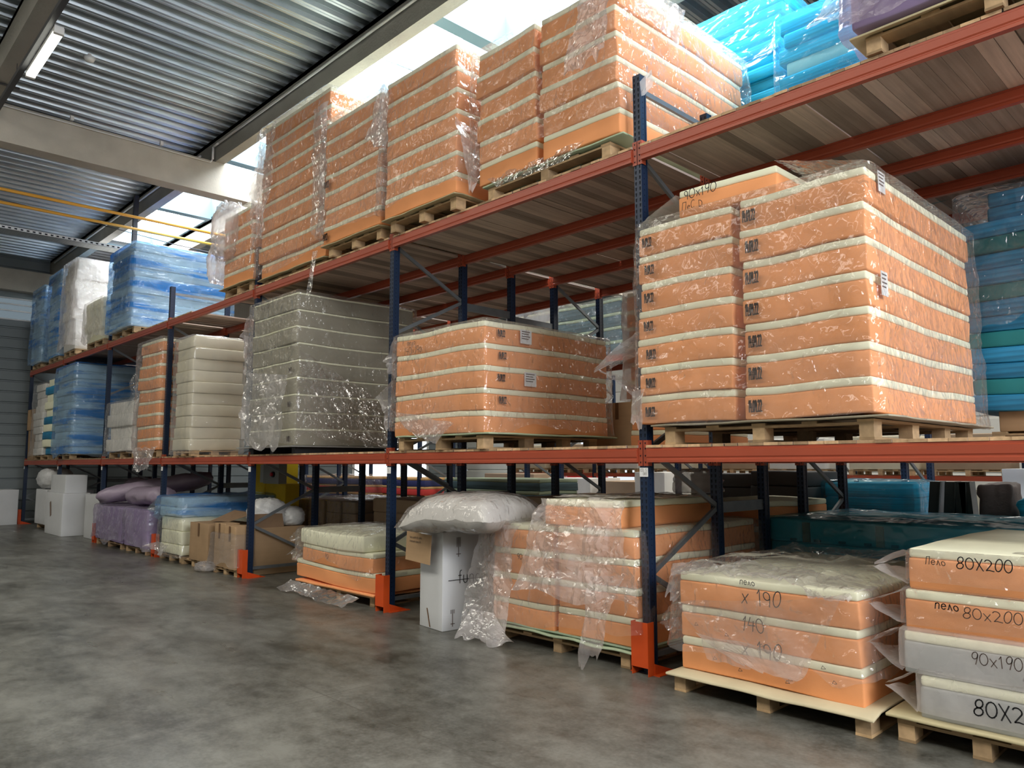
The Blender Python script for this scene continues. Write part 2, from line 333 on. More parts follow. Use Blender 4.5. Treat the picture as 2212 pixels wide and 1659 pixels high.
# ---------------------------------------------------------------- handwriting / stamps
def _arc(cx, cy, rx, ry, a0, a1, n=10): return [(cx+rx*math.cos(math.radians(a0+(a1-a0)*k/n)), cy+ry*math.sin(math.radians(a0+(a1-a0)*k/n))) for k in range(n+1)]
GL = {
 '0': (.55, [_arc(.27, .5, .25, .48, 90, 450, 14)]), '1': (.3, [[(.05, .75), (.2, 1), (.15, 0)]]),
 '2': (.55, [_arc(.25, .74, .22, .25, 160, -30, 8)+[(.05, .03), (.25, .08), (.55, .02)]]),
 '4': (.5, [[(.2, 1), (.05, .4), (.5, .42)], [(.4, .75), (.36, 0)]]), '5': (.5, [[(.45, 1), (.12, .97), (.1, .6)]+_arc(.22, .3, .22, .3, 100, -140, 9)]),
 '8': (.55, [_arc(.27, .73, .2, .25, 270, 630, 12)+_arc(.27, .24, .24, .24, 90, 450, 12)]),
 '9': (.5, [_arc(.25, .7, .2, .28, 20, 380, 12)+[(.43, .5), (.36, 0)]]), 'x': (.5, [[(.05, .62), (.42, .02)], [(.45, .62), (.05, .02)]]),
 'X': (.55, [[(.05, .95), (.48, .02)], [(.52, .95), (.05, .02)]]), '.': (.2, [[(.06, .05), (.12, 0)]]), ' ': (.35, []),
 'n': (.5, [[(.08, 0), (.08, .6)], [(.08, .45)]+_arc(.26, .42, .18, .2, 170, 0, 6)+[(.44, 0)]]),
 'e': (.48, [[(.08, .33), (.42, .36)]+_arc(.25, .32, .19, .3, 10, 320, 9)]), 'o': (.48, [_arc(.24, .3, .2, .3, 90, 450, 11)]),
 'l': (.45, [[(.02, .05), (.1, .1), (.24, .6), (.38, 0)]]), 'P': (.55, [[(.08, 0), (.1, 1), (.48, 1), (.46, 0)]]),
 'p': (.48, [[(.08, 0), (.08, .62), (.4, .6), (.42, 0)]]), 'M': (.7, [[(.05, 0), (.1, .8), (.33, .3), (.58, .8), (.62, 0)]]),
 'u': (.5, [[(.08, .6), (.08, .18)]+_arc(.25, .18, .17, .18, 180, 360, 6)+[(.42, .6)]]),
 'f': (.34, [_arc(.32, .82, .16, .18, 90, 180, 4)+[(.16, 0)], [(.02, .6), (.3, .6)]]),
 'c': (.45, [_arc(.25, .3, .19, .3, 50, 310, 9)]), 'C': (.55, [_arc(.32, .5, .26, .48, 50, 310, 9)]), 'D': (.55, [[(.08, 0), (.08, 1)]+_arc(.1, .5, .38, .5, 90, -90, 8)+[(.08, 0)]]),
 'E': (.5, [[(.42, 1), (.08, 1), (.08, 0), (.42, 0)], [(.08, .52), (.36, .52)]]), 'L': (.45, [[(.08, 1), (.08, 0), (.4, 0)]]),
 'w': (.65, [[(.05, .6), (.18, 0), (.3, .5), (.42, 0), (.58, .6)]]), 'i': (.22, [[(.1, .6), (.1, 0)], [(.1, .82), (.12, .86)]]),
 't': (.34, [[(.16, .9), (.14, .1), (.26, 0)], [(.02, .6), (.32, .62)]]), 'd': (.48, [_arc(.22, .28, .17, .27, 0, 360, 9), [(.4, 1), (.4, 0)]]),
 's': (.4, [[(.34, .52), (.2, .6), (.08, .5), (.2, .32), (.32, .14), (.16, 0), (.04, .08)]]), 'a': (.48, [_arc(.22, .28, .17, .27, 0, 360, 9), [(.4, .58), (.42, 0)]]),
 'r': (.35, [[(.08, .6), (.08, 0)], [(.08, .4), (.2, .58), (.32, .56)]]), 'm': (.7, [[(.06, 0), (.06, .6)], [(.06, .45), (.2, .6), (.33, .45), (.33, 0)], [(.33, .45), (.48, .6), (.62, .4), (.62, 0)]]),
}
def writing(name, text, origin, u, v, h, m, parent, lw=None, squeeze=1., jit=.0, seed=1, name_label=None):
    """ink strokes lying on a plane; origin lower-left, u right, v up (unit vectors)"""
    rnd = random.Random(seed); o = Vector(origin); u = Vector(u); v = Vector(v); n = u.cross(v).normalized(); lw = lw or h*.055
    mb = MB(); x = 0
    for ch in text:
        w, st = GL.get(ch, GL[' ']); dy = rnd.uniform(-jit, jit); hand = name == 'handwriting'
        an = rnd.uniform(-.10, .16) if hand else 0; sc = rnd.uniform(.84, 1.16) if hand else 1; sw = rnd.uniform(.95, 1.3) if hand else 1
        for s in st:
            P = [(x+(p[0]*sw+(p[1]-.3)*an)*squeeze*sc, p[1]*sc+p[0]*an*.6+dy) for p in s]
            for a, b in zip(P[:-1], P[1:]):
                A = o+u*(a[0]*h)+v*(a[1]*h); B = o+u*(b[0]*h)+v*(b[1]*h); d = B-A
                if d.length < 1e-6: continue
                d.normalize(); sd = d.cross(n)*lw/2; A = A-d*lw*.3; B = B+d*lw*.3
                mb.add([A-sd, B-sd, B+sd, A+sd], [(0, 1, 2, 3)])
        x += (w*sw*sc+.10)*squeeze
    ob = mb.mk(name, m, parent)
    for c in (parent.children if parent else ()):
        if c.name.split('.')[0] in ('foam_core', 'foam_body', 'tag_paper', 'card_panel'): ob.parent = c; break
    return ob
XU, YU, ZU = (1, 0, 0), (0, 1, 0), (0, 0, 1)
def stamp_front(parent, x, y, z, h=.085): return writing('date_stamp', '14.09.22', (x, y, z), XU, ZU, h, INKG, parent, lw=h*.13, squeeze=.30)
def stamp_side(parent, x, y, z, h=.075): return writing('date_stamp', '14.09.22', (x, y, z), YU, ZU, h, INKG, parent, lw=h*.13, squeeze=.34)
def paper_label(parent, x, y, z, w=.13, h=.17, side='x', lines=4):
    mb = MB()
    if side == 'x': mb.box(x, x+.002, y, y+w, z, z+h, 0)
    else: mb.box(x, x+w, y-.002, y, z, z+h, 0)
    for k in range(lines):
        zz = z+h*(.84-.17*k); a = .12*w; b = w*(.85-.12*(k % 2))
        if side == 'x': mb.box(x+.002, x+.003, y+a, y+b, zz, zz+h*.06, 1)
        else: mb.box(x+a, x+b, y-.003, y-.002, zz, zz+h*.06, 1)
    ob = mb.mk('paper_label', [PAPER, INKG], parent)
    for c in parent.children:
        if c.name.split('.')[0] == 'foam_core': ob.parent = c; break
    return ob

# ---------------------------------------------------------------- mattresses and stacks
ORDN = ['bottom', 'second', 'third', 'fourth', 'fifth', 'sixth', 'seventh', 'eighth', 'ninth', 'tenth', 'eleventh', 'twelfth', 'thirteenth', 'fourteenth', 'fifteenth', 'sixteenth', 'seventeenth']
KM = {'orange': (ORANGE, CREAM), 'taupe': (TAUPE, CREAM), 'grey': (GREYF, CREAM), 'ivory': (IVORY, None), 'cream': (CREAM, None), 'white': (WHITE, None), 'bluegrey': (BLUEG, None),
      'blue': (BLUE, None), 'cyan': (CYAN, None), 'teal': (TEAL, None), 'dark': (DARK, None), 'purple': (PURPLE, None), 'brown': (BROWNF, None),
      'red': (REDF, SANDF), 'navy': (NAVYF, SANDF), 'tealstripe': (mat('slate_foam', (.10, .17, .19), .7, streak=((1, 1, 20), .5)), GREENSH)}
KW = {'orange': 'orange foam mattress', 'taupe': 'olive foam mattress', 'grey': 'grey foam mattress', 'ivory': 'ivory wrapped mattress', 'cream': 'cream foam mattress',
      'white': 'white wrapped mattress', 'bluegrey': 'blue-grey wrapped mattress', 'blue': 'blue foam block', 'cyan': 'bright blue foam slab', 'teal': 'teal foam block',
      'dark': 'dark foam block', 'purple': 'purple foam slab', 'brown': 'brown wrapped mattress', 'red': 'red striped mattress', 'navy': 'navy striped mattress', 'tealstripe': 'teal striped mattress'}
def mattress(label, x0, x1, y0, y1, z0, z1, kind='orange', group=None, seed=0, top=.062, r=.018, sag=None, bulge=.011, nseg=(8, 8), name='foam_mattress'):
    core, lay = KM[kind]
    cx, cy = (x0+x1)/2, (y0+y1)/2
    root = thing(name, label, 'mattress', (cx, cy, z0), group)
    def deform(V):
        V = V.copy(); nn = vnoise(V*np.array([2.2, 2.2, 6.])+seed*3.7, 5)-.5; n2 = vnoise(V*np.array([7, 7, 12.])+seed, 6)-.5
        V[:, 1] += (V[:, 1] < cy)*(nn*bulge*2+n2*bulge*.5); V[:, 0] += np.sign(V[:, 0]-cx)*(nn*bulge*1.6)*(np.abs(V[:, 0]-cx) > (x1-x0)*.4)
        V[:, 2] += (vnoise(V*np.array([1.7, 1.7, .9]), 17)-.5)*.026+(vnoise(V*np.array([5, 5, 1.5]), 18)-.5)*.007
        if sag: V[:, 2] += sag(V)
        return V
    if lay is None:
        V, F = rgrid(x0, x1, y0, y1, z0, z1, r*1.3, nseg[0], nseg[1], 2); mk('foam_body', deform(V), F, core, root, True)
    else:
        V, F = rgrid(x0, x1, y0, y1, z0, z1-top, r*.8, nseg[0], nseg[1], 2); mk('foam_core', deform(V), F, core, root, True)
        V, F = rgrid(x0+.003, x1-.002, y0+.002, y1, z1-top, z1, min(r, top*.45), nseg[0], nseg[1], 1); mk('top_layer', deform(V), F, lay, root, True)
    return root
def stack(phrase, x0, x1, yf, yb, z0, n, h, kind='orange', jit=.012, seed=1, sag=None, group=None, **kw):
    rnd = random.Random(seed); R = []; kd0 = kind[0] if isinstance(kind, (list, tuple)) else kind
    for k in range(n):
        nm_ = 'foam_slab' if kd0 in ('cyan', 'blue', 'purple', 'teal') else ('wrapped_pack' if n == 1 else ('striped_mattress' if kd0 in ('red', 'tealstripe') else 'foam_mattress'))
        a = rnd.uniform(-jit, jit); b = rnd.uniform(-jit, jit); c = rnd.uniform(-jit, jit)
        kd = kind[k % len(kind)] if isinstance(kind, (list, tuple)) else kind
        pos = 'top' if k == n-1 else (ORDN[k] if k == 0 else ORDN[k]+' up')
        if n == 1: pos = 'single'
        R.append(mattress(f'{KW[kd]}, {pos}, {phrase}', x0+a, x1+b, yf+c, yb+c, z0+k*h+.0005, z0+(k+1)*h-.0005, kd, group or f'mattresses {phrase}', seed*31+k, sag=sag, name=nm_, **kw))
    return R

# ---------------------------------------------------------------- plastic film
def tri(F):
    out = []
    for i, (a, b, c, d) in enumerate(F): out += [(a, b, c), (a, c, d)] if (i*7919 >> 3) % 2 else [(a, b, d), (b, c, d)]
    return out
def film_shell(label, x0, x1, y0, y1, ztop, hem, amp=.03, off=.012, seed=1, m=None, res=.045, k=1., flare=.05, hem_noise=.12, name='plastic_film', top_amp=.04, sheet=None):
    """film pulled over a stack: top + four sides, free crumpled hem. hem = bottom height (may be callable of x,y)"""
    m = m or FILM; per = []; r = .05
    def seg(a, b, nrm):
        L = math.dist(a, b); c = max(2, int(L/res))
        for t in range(c): per.append((a[0]+(b[0]-a[0])*t/c, a[1]+(b[1]-a[1])*t/c, *nrm))
    def cor(cx, cy, a0):
        for t in range(5):
            a = math.radians(a0+90*t/4); per.append((cx+r*math.cos(a), cy+r*math.sin(a), math.cos(a), math.sin(a)))
    X0, X1, Y0, Y1 = x0, x1, y0, y1
    seg((X0+r, Y0), (X1-r, Y0), (0, -1)); cor(X1-r, Y0+r, -90); seg((X1, Y0+r), (X1, Y1-r), (1, 0)); cor(X1-r, Y1-r, 0)
    seg((X1-r, Y1), (X0+r, Y1), (0, 1)); cor(X0+r, Y1-r, 90); seg((X0, Y1-r), (X0, Y0+r), (-1, 0)); cor(X0+r, Y0+r, 180)
    per = np.array(per); NU = len(per); cx, cy = (x0+x1)/2, (y0+y1)/2
    hz = np.array([hem(p[0], p[1]) if callable(hem) else hem for p in per])
    q = np.stack([per[:, 0], per[:, 1], np.zeros(NU)], 1)
    hz = hz + (vnoise(q*1.7+seed, seed)-.5)*2*hem_noise + (vnoise(q*6+seed, seed+3)-.5)*hem_noise*.5
    NV = max(4, int((ztop-hz.min())/res)); rings = [0, .08, .25, .45, .65, .82, .93, .985]
    V = []; 
    for s in rings:
        P = np.stack([cx+(per[:, 0]-cx)*s, cy+(per[:, 1]-cy)*s, np.full(NU, ztop)], 1)
        P[:, 2] += .006 + top_amp*crumple(P, seed+5, k)*min(1, (1-s)*6+.25); V.append(P)
    for j in range(NV+1):
        t = j/NV; z = ztop-.01-(ztop-.01-hz)*t; P = np.stack([per[:, 0], per[:, 1], z], 1)
        d = off + amp*crumple(P, seed, k)*(.35+.65*min(1, t*4)) + flare*t**6*(vnoise(P*3, seed+8))
        P[:, 0] += per[:, 2]*d; P[:, 1] += per[:, 3]*d; V.append(P)
    R = len(V); V = np.concatenate(V); F = []
    for i in range(R-1):
        for u in range(NU): F.append((i*NU+u, i*NU+(u+1) % NU, (i+1)*NU+(u+1) % NU, (i+1)*NU+u))
    F = [f[::-1] for f in F]
    o = mk(name, V, tri(F), m, None, False); tag(o, label, 'plastic film', 'plastic films over the stacks'); return o
def film_patch(label, P00, P10, P01, P11, nu=26, nv=26, amp=.05, seed=1, m=None, k=1.5, name='plastic_film', belly=(0, 0, 0), parent=None, tagit=True):
    """crumpled loose sheet between four corners (bilinear), belly pushes the middle"""
    P00, P10, P01, P11, bl = [np.array(p, float) for p in (P00, P10, P01, P11, belly)]
    U, Vv = np.meshgrid(np.linspace(0, 1, nu+1), np.linspace(0, 1, nv+1)); U = U.ravel()[:, None]; T = Vv.ravel()[:, None]
    P = P00*(1-U)*(1-T)+P10*U*(1-T)+P01*(1-U)*T+P11*U*T
    n = np.cross(P10-P00, P01-P00); 
    if np.linalg.norm(n) < 1e-6: n = np.cross(P10-P01, P11-P01)
    n = n/np.linalg.norm(n); amp = amp*.55
    P = P + 4*U*(1-U)*bl*T**.5 + n*((crumple(P+seed, seed, k)-.45)*2*amp)[:, None]
    e = np.cross(n, P01-P00+1e-6); e = e/max(np.linalg.norm(e), 1e-6)
    P = P + e*((vnoise(P*5+seed, seed+4)-.5)*amp*3.2)[:, None]
    vd = P01-P00; vl = np.linalg.norm(vd); vd = vd/max(vl, 1e-6); edge = (vnoise(np.stack([U[:, 0]*3.1+seed, U[:, 0]*0, U[:, 0]*0], 1), seed+9)-.5)+.5*(vnoise(np.stack([U[:, 0]*9+seed, U[:, 0]*0, U[:, 0]*0], 1), seed+10)-.5)
    P = P + (vd*T**3)*(edge*min(.35*vl, .22))[:, None]
    P[:, 2] = np.maximum(P[:, 2], .004)
    F = [(j*(nu+1)+i, j*(nu+1)+i+1, (j+1)*(nu+1)+i+1, (j+1)*(nu+1)+i) for j in range(nv) for i in range(nu)]
    o = mk(name, P, tri(F), m or FILM, parent, False)
    if tagit: tag(o, label, 'plastic film', 'loose film ends')
    return o

# ---------------------------------------------------------------- pallets
def pallet(label, x0, x1, y0, y1, z0, h=.14, blocks=3, sheet=None, nb=5, group='wooden pallets', name='wooden_pallet'):
    root = thing(name, label, 'pallet', ((x0+x1)/2, (y0+y1)/2, z0), group)
    bw = .10; sb = .018; sk = .018
    ys = [y0, (y0+y1)/2-bw*.7, y1-bw*1.4] if (y1-y0) < 1.5 else [y0, y0+(y1-y0)*.33, y0+(y1-y0)*.66, y1-bw*1.4]
    xs = [x0+(x1-x0-bw)*k/(blocks-1) for k in range(blocks)]
    for x in xs:
        MB().box(x, x+bw, y0, y1, z0, z0+sb).mk('bottom_board', WOOD, root)
        for y in ys: MB().box(x+.002, x+bw-.002, y, y+bw*1.4, z0+sb, z0+h-2*sk).mk('block', WOODX, root)
    for y in ys: MB().box(x0, x1, y, y+bw*1.4, z0+h-2*sk, z0+h-sk).mk('stringer_board', WOOD, root)
    for k in range(nb):
        w = .11; x = x0+(x1-x0-w)*k/(nb-1)
        MB().box(x, x+w, y0, y1, z0+h-sk, z0+h).mk('top_board', WOOD, root)
    return root
def sheet(label, x0, x1, y0, y1, z, t, m, amp=.008, seed=1, name='foam_sheet', droop=0):
    V, F = rgrid(x0, x1, y0, y1, z, z+t, t*.4, 24, 16, 1); V[:, 2] += (vnoise(V*np.array([4, 4, 0.])+seed, 3))*amp
    if droop:
        d = np.maximum(0, np.maximum((x0+.15-V[:, 0])/.15, (y0+.1-V[:, 1])/.1)); V[:, 2] -= droop*d**2
    o = mk(name, V, F, m, None, True); return tag(o, label, 'sheet', 'protective sheets on the pallets')

# ================================================================ THE BUILDING
XL, XR, YB, YF, ZC = -23.3, 12.0, -13.0, 18.0, 8.15
struct('floor', [(XL-.3, YB-.3, 0), (XR+.3, YB-.3, 0), (XR+.3, YF+.3, 0), (XL-.3, YF+.3, 0)], [(0, 1, 2, 3)], FLOORM)
# corrugated roof deck: trapezoid ribs running along Y, period .33
def corrugated(name, x0, x1, y0, y1, z, m, per=.33, h=.14):
    prof = [(0, 0), (.14, 0), (.17, .14), (.20, 0), (.34, 0), (.40, .45), (.43, .42), (.50, 1), (.62, 1), (.655, .86), (.69, 1), (.82, 1), (.90, .45), (.93, .48), (1.0, 0)]
    xs = []; x = x0
    while x < x1:
        for a, b in prof[:-1]: xs.append((x+a*per, z+b*h))
        x += per
    V = []; F = []
    for i, (x, zz) in enumerate(xs): V += [(x, y0, zz), (x, y1, zz)]
    for i in range(len(xs)-1): F.append((2*i, 2*i+1, 2*i+3, 2*i+2))
    return V, F
SKY_Y0, SKY_Y1, SKY_X0 = .76, 2.45, -19.9
V = []; F = []
for (a, b, c, d) in ((XL, XR, YB, -8.6), (XL, XR, -6.0, SKY_Y0), (XL, SKY_X0, SKY_Y0, SKY_Y1), (XL, XR, SKY_Y1, 11.2), (XL, XR, 13.8, YF)):
    v, f = corrugated('c', a, b, c, d, ZC, ROOFM); n = len(V); V += v; F += [tuple(i+n for i in q) for q in f]
struct('ceiling', V, F, ROOFM)
# purlins along X
for k, (y, w) in enumerate(((-6.9, .22), (-3.25, .22), (.56, .19), (2.56, .2), (6.4, .2), (10.2, .2), (14.0, .2))):
    struct(f'trim_{k+1}', *(lambda b: (b.V, b.F))(MB().box(XL, XR, y, y+w, 7.65, ZC).box(XL, XR, y-.0, y+w, ZC-.08, ZC-.001)), CONCD if y != 2.56 else CONC)
# cross beams along Y
for k, x in enumerate((-10.93, 1.6, XL+.02)):
    struct(f'trim_{k+11}', *(lambda b: (b.V, b.F))(MB().box(x, x+.33, YB, YF, 7.0, 7.65)), CONC)
# skylight well over the rack: upstands, cross bars, glowing panes
SX1 = XR
b = MB()
b.box(SKY_X0, SX1, SKY_Y1, SKY_Y1+.05, ZC-.02, 8.75).box(SKY_X0, SX1, SKY_Y0-.05, SKY_Y0, ZC-.02, 8.75).box(SKY_X0-.05, SKY_X0, SKY_Y0, SKY_Y1, ZC-.1, 8.75)
BARS = (-15.6, -11.5, -7.4, -4.4, -.4, 3.6)
for x in BARS: b.box(x, x+.14, SKY_Y0, SKY_Y1, ZC-.05, 8.70).box(x-.05, x+.19, SKY_Y0, SKY_Y1, ZC-.08, ZC-.03)
for x in BARS: b.tube((x+.9, SKY_Y0, 8.55), (x+.9, SKY_Y1, 8.6), .012, 8).tube((x+.9, 1.7, 8.57), (x+1.25, 1.75, 8.35), .014, 8)
struct('trim_20', b.V, b.F, FRAMEB)
edges = [SKY_X0] + list(BARS) + [SX1]
for k, (a, c) in enumerate(zip(edges[:-1], edges[1:])):
    struct(f'window_{k+1}', [(a, SKY_Y0, 8.72), (c, SKY_Y0, 8.72), (c, SKY_Y1, 8.72), (a, SKY_Y1, 8.72)], [(0, 3, 2, 1)], PANE)
for k, (a, c, y0, y1, mm) in enumerate(((XL, XR, -8.6, -6.0, PANE2), (XL, XR, 11.2, 13.8, PANE2))):
    struct(f'window_{k+10}', [(a, y0, 8.3), (c, y0, 8.3), (c, y1, 8.3), (a, y1, 8.3)], [(0, 3, 2, 1)], mm)
# left wall: horizontal profiled cladding, with strip window and an open loading door
DY0, DY1, DZ = 11.9, 15.6, 3.6
def cladding(axis, c, a0, a1, z0, z1, period=.33, skip=None):
    V = []; F = []; z = z0; prof = [(0, 0), (.80, 0), (.85, .03), (.95, .03), (1, 0)]
    zs = []
    while z < z1-1e-3:
        for t, d in prof[:-1]: zs.append((min(z+t*period, z1), d))
        z += period
    zs.append((z1, 0))
    for zz, d in zs:
        V += [((c-d, a0, zz), (c-d, a1, zz)) if axis == 'x' else ((a0, c+d, zz), (a1, c+d, zz))]
    VV = [p for pr in V for p in pr]
    F = [(2*i, 2*i+1, 2*i+3, 2*i+2) for i in range(len(zs)-1)]
    return VV, F
V = []; F = []
for args in (('x', XL, YB, DY0, 0, 6.15), ('x', XL, DY1, YF, 0, 6.15), ('x', XL, DY0, DY1, DZ, 6.15), ('x', XL, YB, YF, 6.8, ZC+.1)):
    v, f = cladding(*args); n = len(V); V += v; F += [tuple(i+n for i in q) for q in f]
struct('wall_left', V, F, CLAD)
b = MB().box(XL-.05, XL-.03, YB, YF, 6.15, 6.8); struct('window_20', b.V, b.F, STRIPW)
b = MB()
for z in (6.15, 6.42, 6.62, 6.8): b.box(XL-.03, XL+.03, YB, YF, z-.02, z+.02)
struct('trim_21', b.V, b.F, PIPEG)
b = MB().box(XR-.06, XR-.05, -6.0, 1.0, 3.9, 7.3); struct('window_30', b.V, b.F, emat('gable_window_light', (.93, .96, 1.0), 3.0))
v, f = cladding('y', YF, XL, XR, 0, ZC+.1, .5); struct('wall_back', v, f, CLADL)
b = MB().box(XL, XR, YB-.1, YB, 0, ZC+.1); struct('wall_front', b.V, b.F, CLADL)
b = MB().box(XR, XR+.1, YB, YF, 0, ZC+.1); struct('wall_right', b.V, b.F, CLADL)
b = MB().box(XL-1.2, XL-1.15, DY0-1, DY1+1, 0, DZ+.5); struct('door_1', b.V, b.F, DAY)
b = MB().box(XL-.05, XL+.05, DY0-.12, DY0, 0, DZ).box(XL-.05, XL+.05, DY1, DY1+.12, 0, DZ).box(XL-.05, XL+.05, DY0-.12, DY1+.12, DZ, DZ+.12).box(XL-.04, XL+.04, 14.2, 14.5, 0, DZ)
struct('trim_22', b.V, b.F, mat('light_door_frame', (.6, .6, .6), .5))
# daylight door in the far wall with a red lorry cab outside it
b = MB().box(-16.2, -13.6, YF-.06, YF-.04, 0, 3.2); struct('door_2', b.V, b.F, emat('pale_door_light', (.8, .85, .9), 1.0))

# ================================================================ RACKING
LB = 3.7; PW = .078; PD = .085
ROWY = [0.0, 1.09, 1.98, 2.86, 3.92]      # front face of each post row
ZLOW, ZUP = 1.71, 4.33                    # underside of the beams
def post_mb(x, y, h, facing=-1):
    b = MB(); x0, x1 = x-PW/2, x+PW/2
    y0, y1 = y, y+PD
    b.box(x0, x1, y0, y0+.012, .004, h, 0); b.box(x0, x0+.006, y0+.012, y1, .004, h, 0); b.box(x1-.006, x1, y0+.012, y1, .004, h, 0)
    b.box(x0-.004, x0+.014, y1-.018, y1, .004, h, 0); b.box(x1-.014, x1+.004, y1-.018, y1, .004, h, 0)
    z = .12
    while z < h-.04:
        for sx in (-1, 1):
            c = x+sx*.021
            b.add([(c-.008, y0-.0008, z+.03), (c+.008, y0-.0008, z+.03), (c+.0045, y0-.0008, z), (c-.0045, y0-.0008, z)][::-1], [(0, 1, 2, 3)], 1)
        b.add([(x1+.0008, y0+.032, z), (x1+.0008, y0+.041, z), (x1+.0008, y0+.041, z+.010), (x1+.0008, y0+.032, z+.010)], [(0, 1, 2, 3)], 1)
        z += .05
    return b
FR = {}
POSN = ['nearest the camera, just outside the picture', 'first from the right', 'second from the right', 'third from the right', 'fourth from the right', 'fifth from the right', 'sixth from the right', 'seventh from the right, by the left wall']
def frame(ix, ya, yb, h, label, group, both=True, z0brace=.26, guard=False):
    x = -ix*LB; root = thing('rack_upright_frame', label, 'rack frame', (x, ya, 0), group)
    for y in ([ya, yb] if both else [ya]):
        post_mb(x, y, h).mk('post', [RACKB, SLOT], root)
        MB().box(x-.07, x+.07, y-.015, y+PD+.03, 0, .006).tube((x-.05, y+.04, .006), (x-.05, y+.04, .03), .009, 6).mk('foot_plate', RACKB, root)
    if both:
        yF, yR = ya+PD*.6, yb+PD*.35
        nodes = [(1, .26), (0, .78), (1, 1.30), (0, 1.82), (1, 2.32), (0, 2.80), None, (0, 3.28), (1, 3.82), (0, 4.36)]
        for p0, p1 in zip(nodes[:-1], nodes[1:]):
            if p0 and p1 and p1[1] < h: MB().bar((x+.012, (yF, yR)[p0[0]], p0[1]), (x+.012, (yF, yR)[p1[0]], p1[1]), .028, .042).mk('diagonal_brace', GALV, root)
        for zz in (.13, 3.04, h-.13): MB().bar((x+.0, yF, zz), (x+.0, yR, zz), .03, .045).mk('horizontal_brace', GALV, root)
    return root
HP = 5.13
for i in range(-1, 7):
    frame(i, ROWY[0], ROWY[1], HP, f'blue perforated rack frame of the front row, {POSN[i+1]}', 'front rack frames')
    frame(i, ROWY[2], ROWY[2], HP-.35, f'single blue post behind the front row, {POSN[i+1]}', 'middle rack posts', both=False)
    frame(i, ROWY[3], ROWY[4], HP, f'blue rack frame of the rear row, {POSN[i+1]}', 'rear rack frames')
    # row spacers
    for (ya, yb, zz, w) in ((ROWY[1]+PD, ROWY[2], 1.24, 'low, first gap'), (ROWY[1]+PD, ROWY[2], 3.72, 'high, first gap'), (ROWY[2]+PD, ROWY[3], 3.66, 'high, second gap')):
        x = -i*LB; t = thing('row_spacer', f'grey spacer tying racks, {w}, {POSN[i+1]}', 'rack spacer', (x, ya, zz), 'row spacers')
        MB().box(x-.02, x+.02, ya+.001, yb-.001, zz, zz+.10).mk('spacer_bar', GALV, t)
        MB().box(x-.025, x+.025, ya-.02, ya+.0, zz-.01, zz+.11).mk('end_bracket', PIPEG, t)
# beams
def beam_profile(x0, x1, y, z):
    b = MB(); pts = [(0, 0), (0, .022), (.006, .030), (.006, .036), (0, .046), (0, .098), (.008, .104), (.008, .12), (.05, .12), (.05, 0)]
    V = []; n = len(pts)
    for x in (x0, x1): V += [(x, y+p[0], z+p[1]) for p in pts]
    F = [(k, (k+1) % n, n+(k+1) % n, n+k) for k in range(n)] + [tuple(range(n))[::-1], tuple(range(n, 2*n))]
    b.add(V, [f[::-1] for f in F]); return b
def connector(xpost, y, z, side):
    b = MB(); c0 = xpost+side*.004; c1 = xpost+side*.046; a, c = sorted((c0, c1)); zz = z-.03
    b.box(a, c, y-.006, y-.0012, zz, zz+.215, 0); e0, e1 = sorted((xpost+side*.046, xpost+side*.050)); b.box(e0, e1, y-.006, y+.05, zz, zz+.215, 0)
    cc = (a+c)/2
    for t in (.02, .075, .135, .18):
        b.add([(cc-.008, y-.0068, zz+t+.016), (cc+.008, y-.0068, zz+t+.016), (cc+.002, y-.0068, zz+t), (cc-.002, y-.0068, zz+t)][::-1], [(0, 1, 2, 3)], 1)
    return b
BAYN = ['first bay from the right', 'second bay from the right', 'third bay from the right', 'fourth bay from the right', 'fifth bay from the right', 'sixth bay from the right', 'bay beside the left wall']
ROWN = ['front edge', 'second row from the front', 'middle row', 'fourth row from the front', 'rear edge']
for lv, (z, ln) in enumerate(((ZLOW, 'middle shelf'), (ZUP, 'upper shelf'))):
    for bi in range(7):
        xr = -(bi-1)*LB; xl = xr-LB
        for ri, y in enumerate(ROWY):
            yb = y-.028 if ri in (0, 2, 3) else y+.02
            if ri == 2 and lv == 0 and bi == 3: continue
            t = thing('rack_beam', f'orange steel rack beam, {ln}, {ROWN[ri]}, {BAYN[bi]}', 'rack beam', (xl, y, z), f'orange beams of the {ln}')
            beam_profile(xl+.050, xr-.050, yb, z).mk('beam', RACKO, t)
            for xp, sd in ((xl, 1), (xr, -1)): connector(xp, y if ri != 0 else y, z, sd).mk('end_connector', [RACKO, SLOT], t)
# deck boards
cand = []
for lv, z in enumerate((ZLOW+.121, ZUP+.121)):
    x = -22.15; rnd = random.Random(7+lv)
    while x < 3.6:
        w = rnd.choice((.098, .105, .112, .118)); gap = rnd.choice((.0015, .0015, .002, .004)) if rnd.random() > .12 else rnd.uniform(.006, .016)
        ye = 4.0 + rnd.uniform(-.03, .03)
        if lv == 1 and -9.95 < x < -8.62: x += w+gap; continue
        if lv == 0 and -10.72 < x+w and x < -10.05: ye = 1.50
        if lv == 1 and -10.72 < x+w and x < -10.05: ye = 1.50
        near = min(abs((x+w/2) % LB), LB-abs((x+w/2) % LB))
        y0 = -.024+rnd.uniform(-.006, .004)
        cut = near < .05+w/2+.004
        cand.append((math.dist((x, 0, z), tuple(CAMLOC)), lv, x, w, y0, ye, z, cut)); x += w+gap
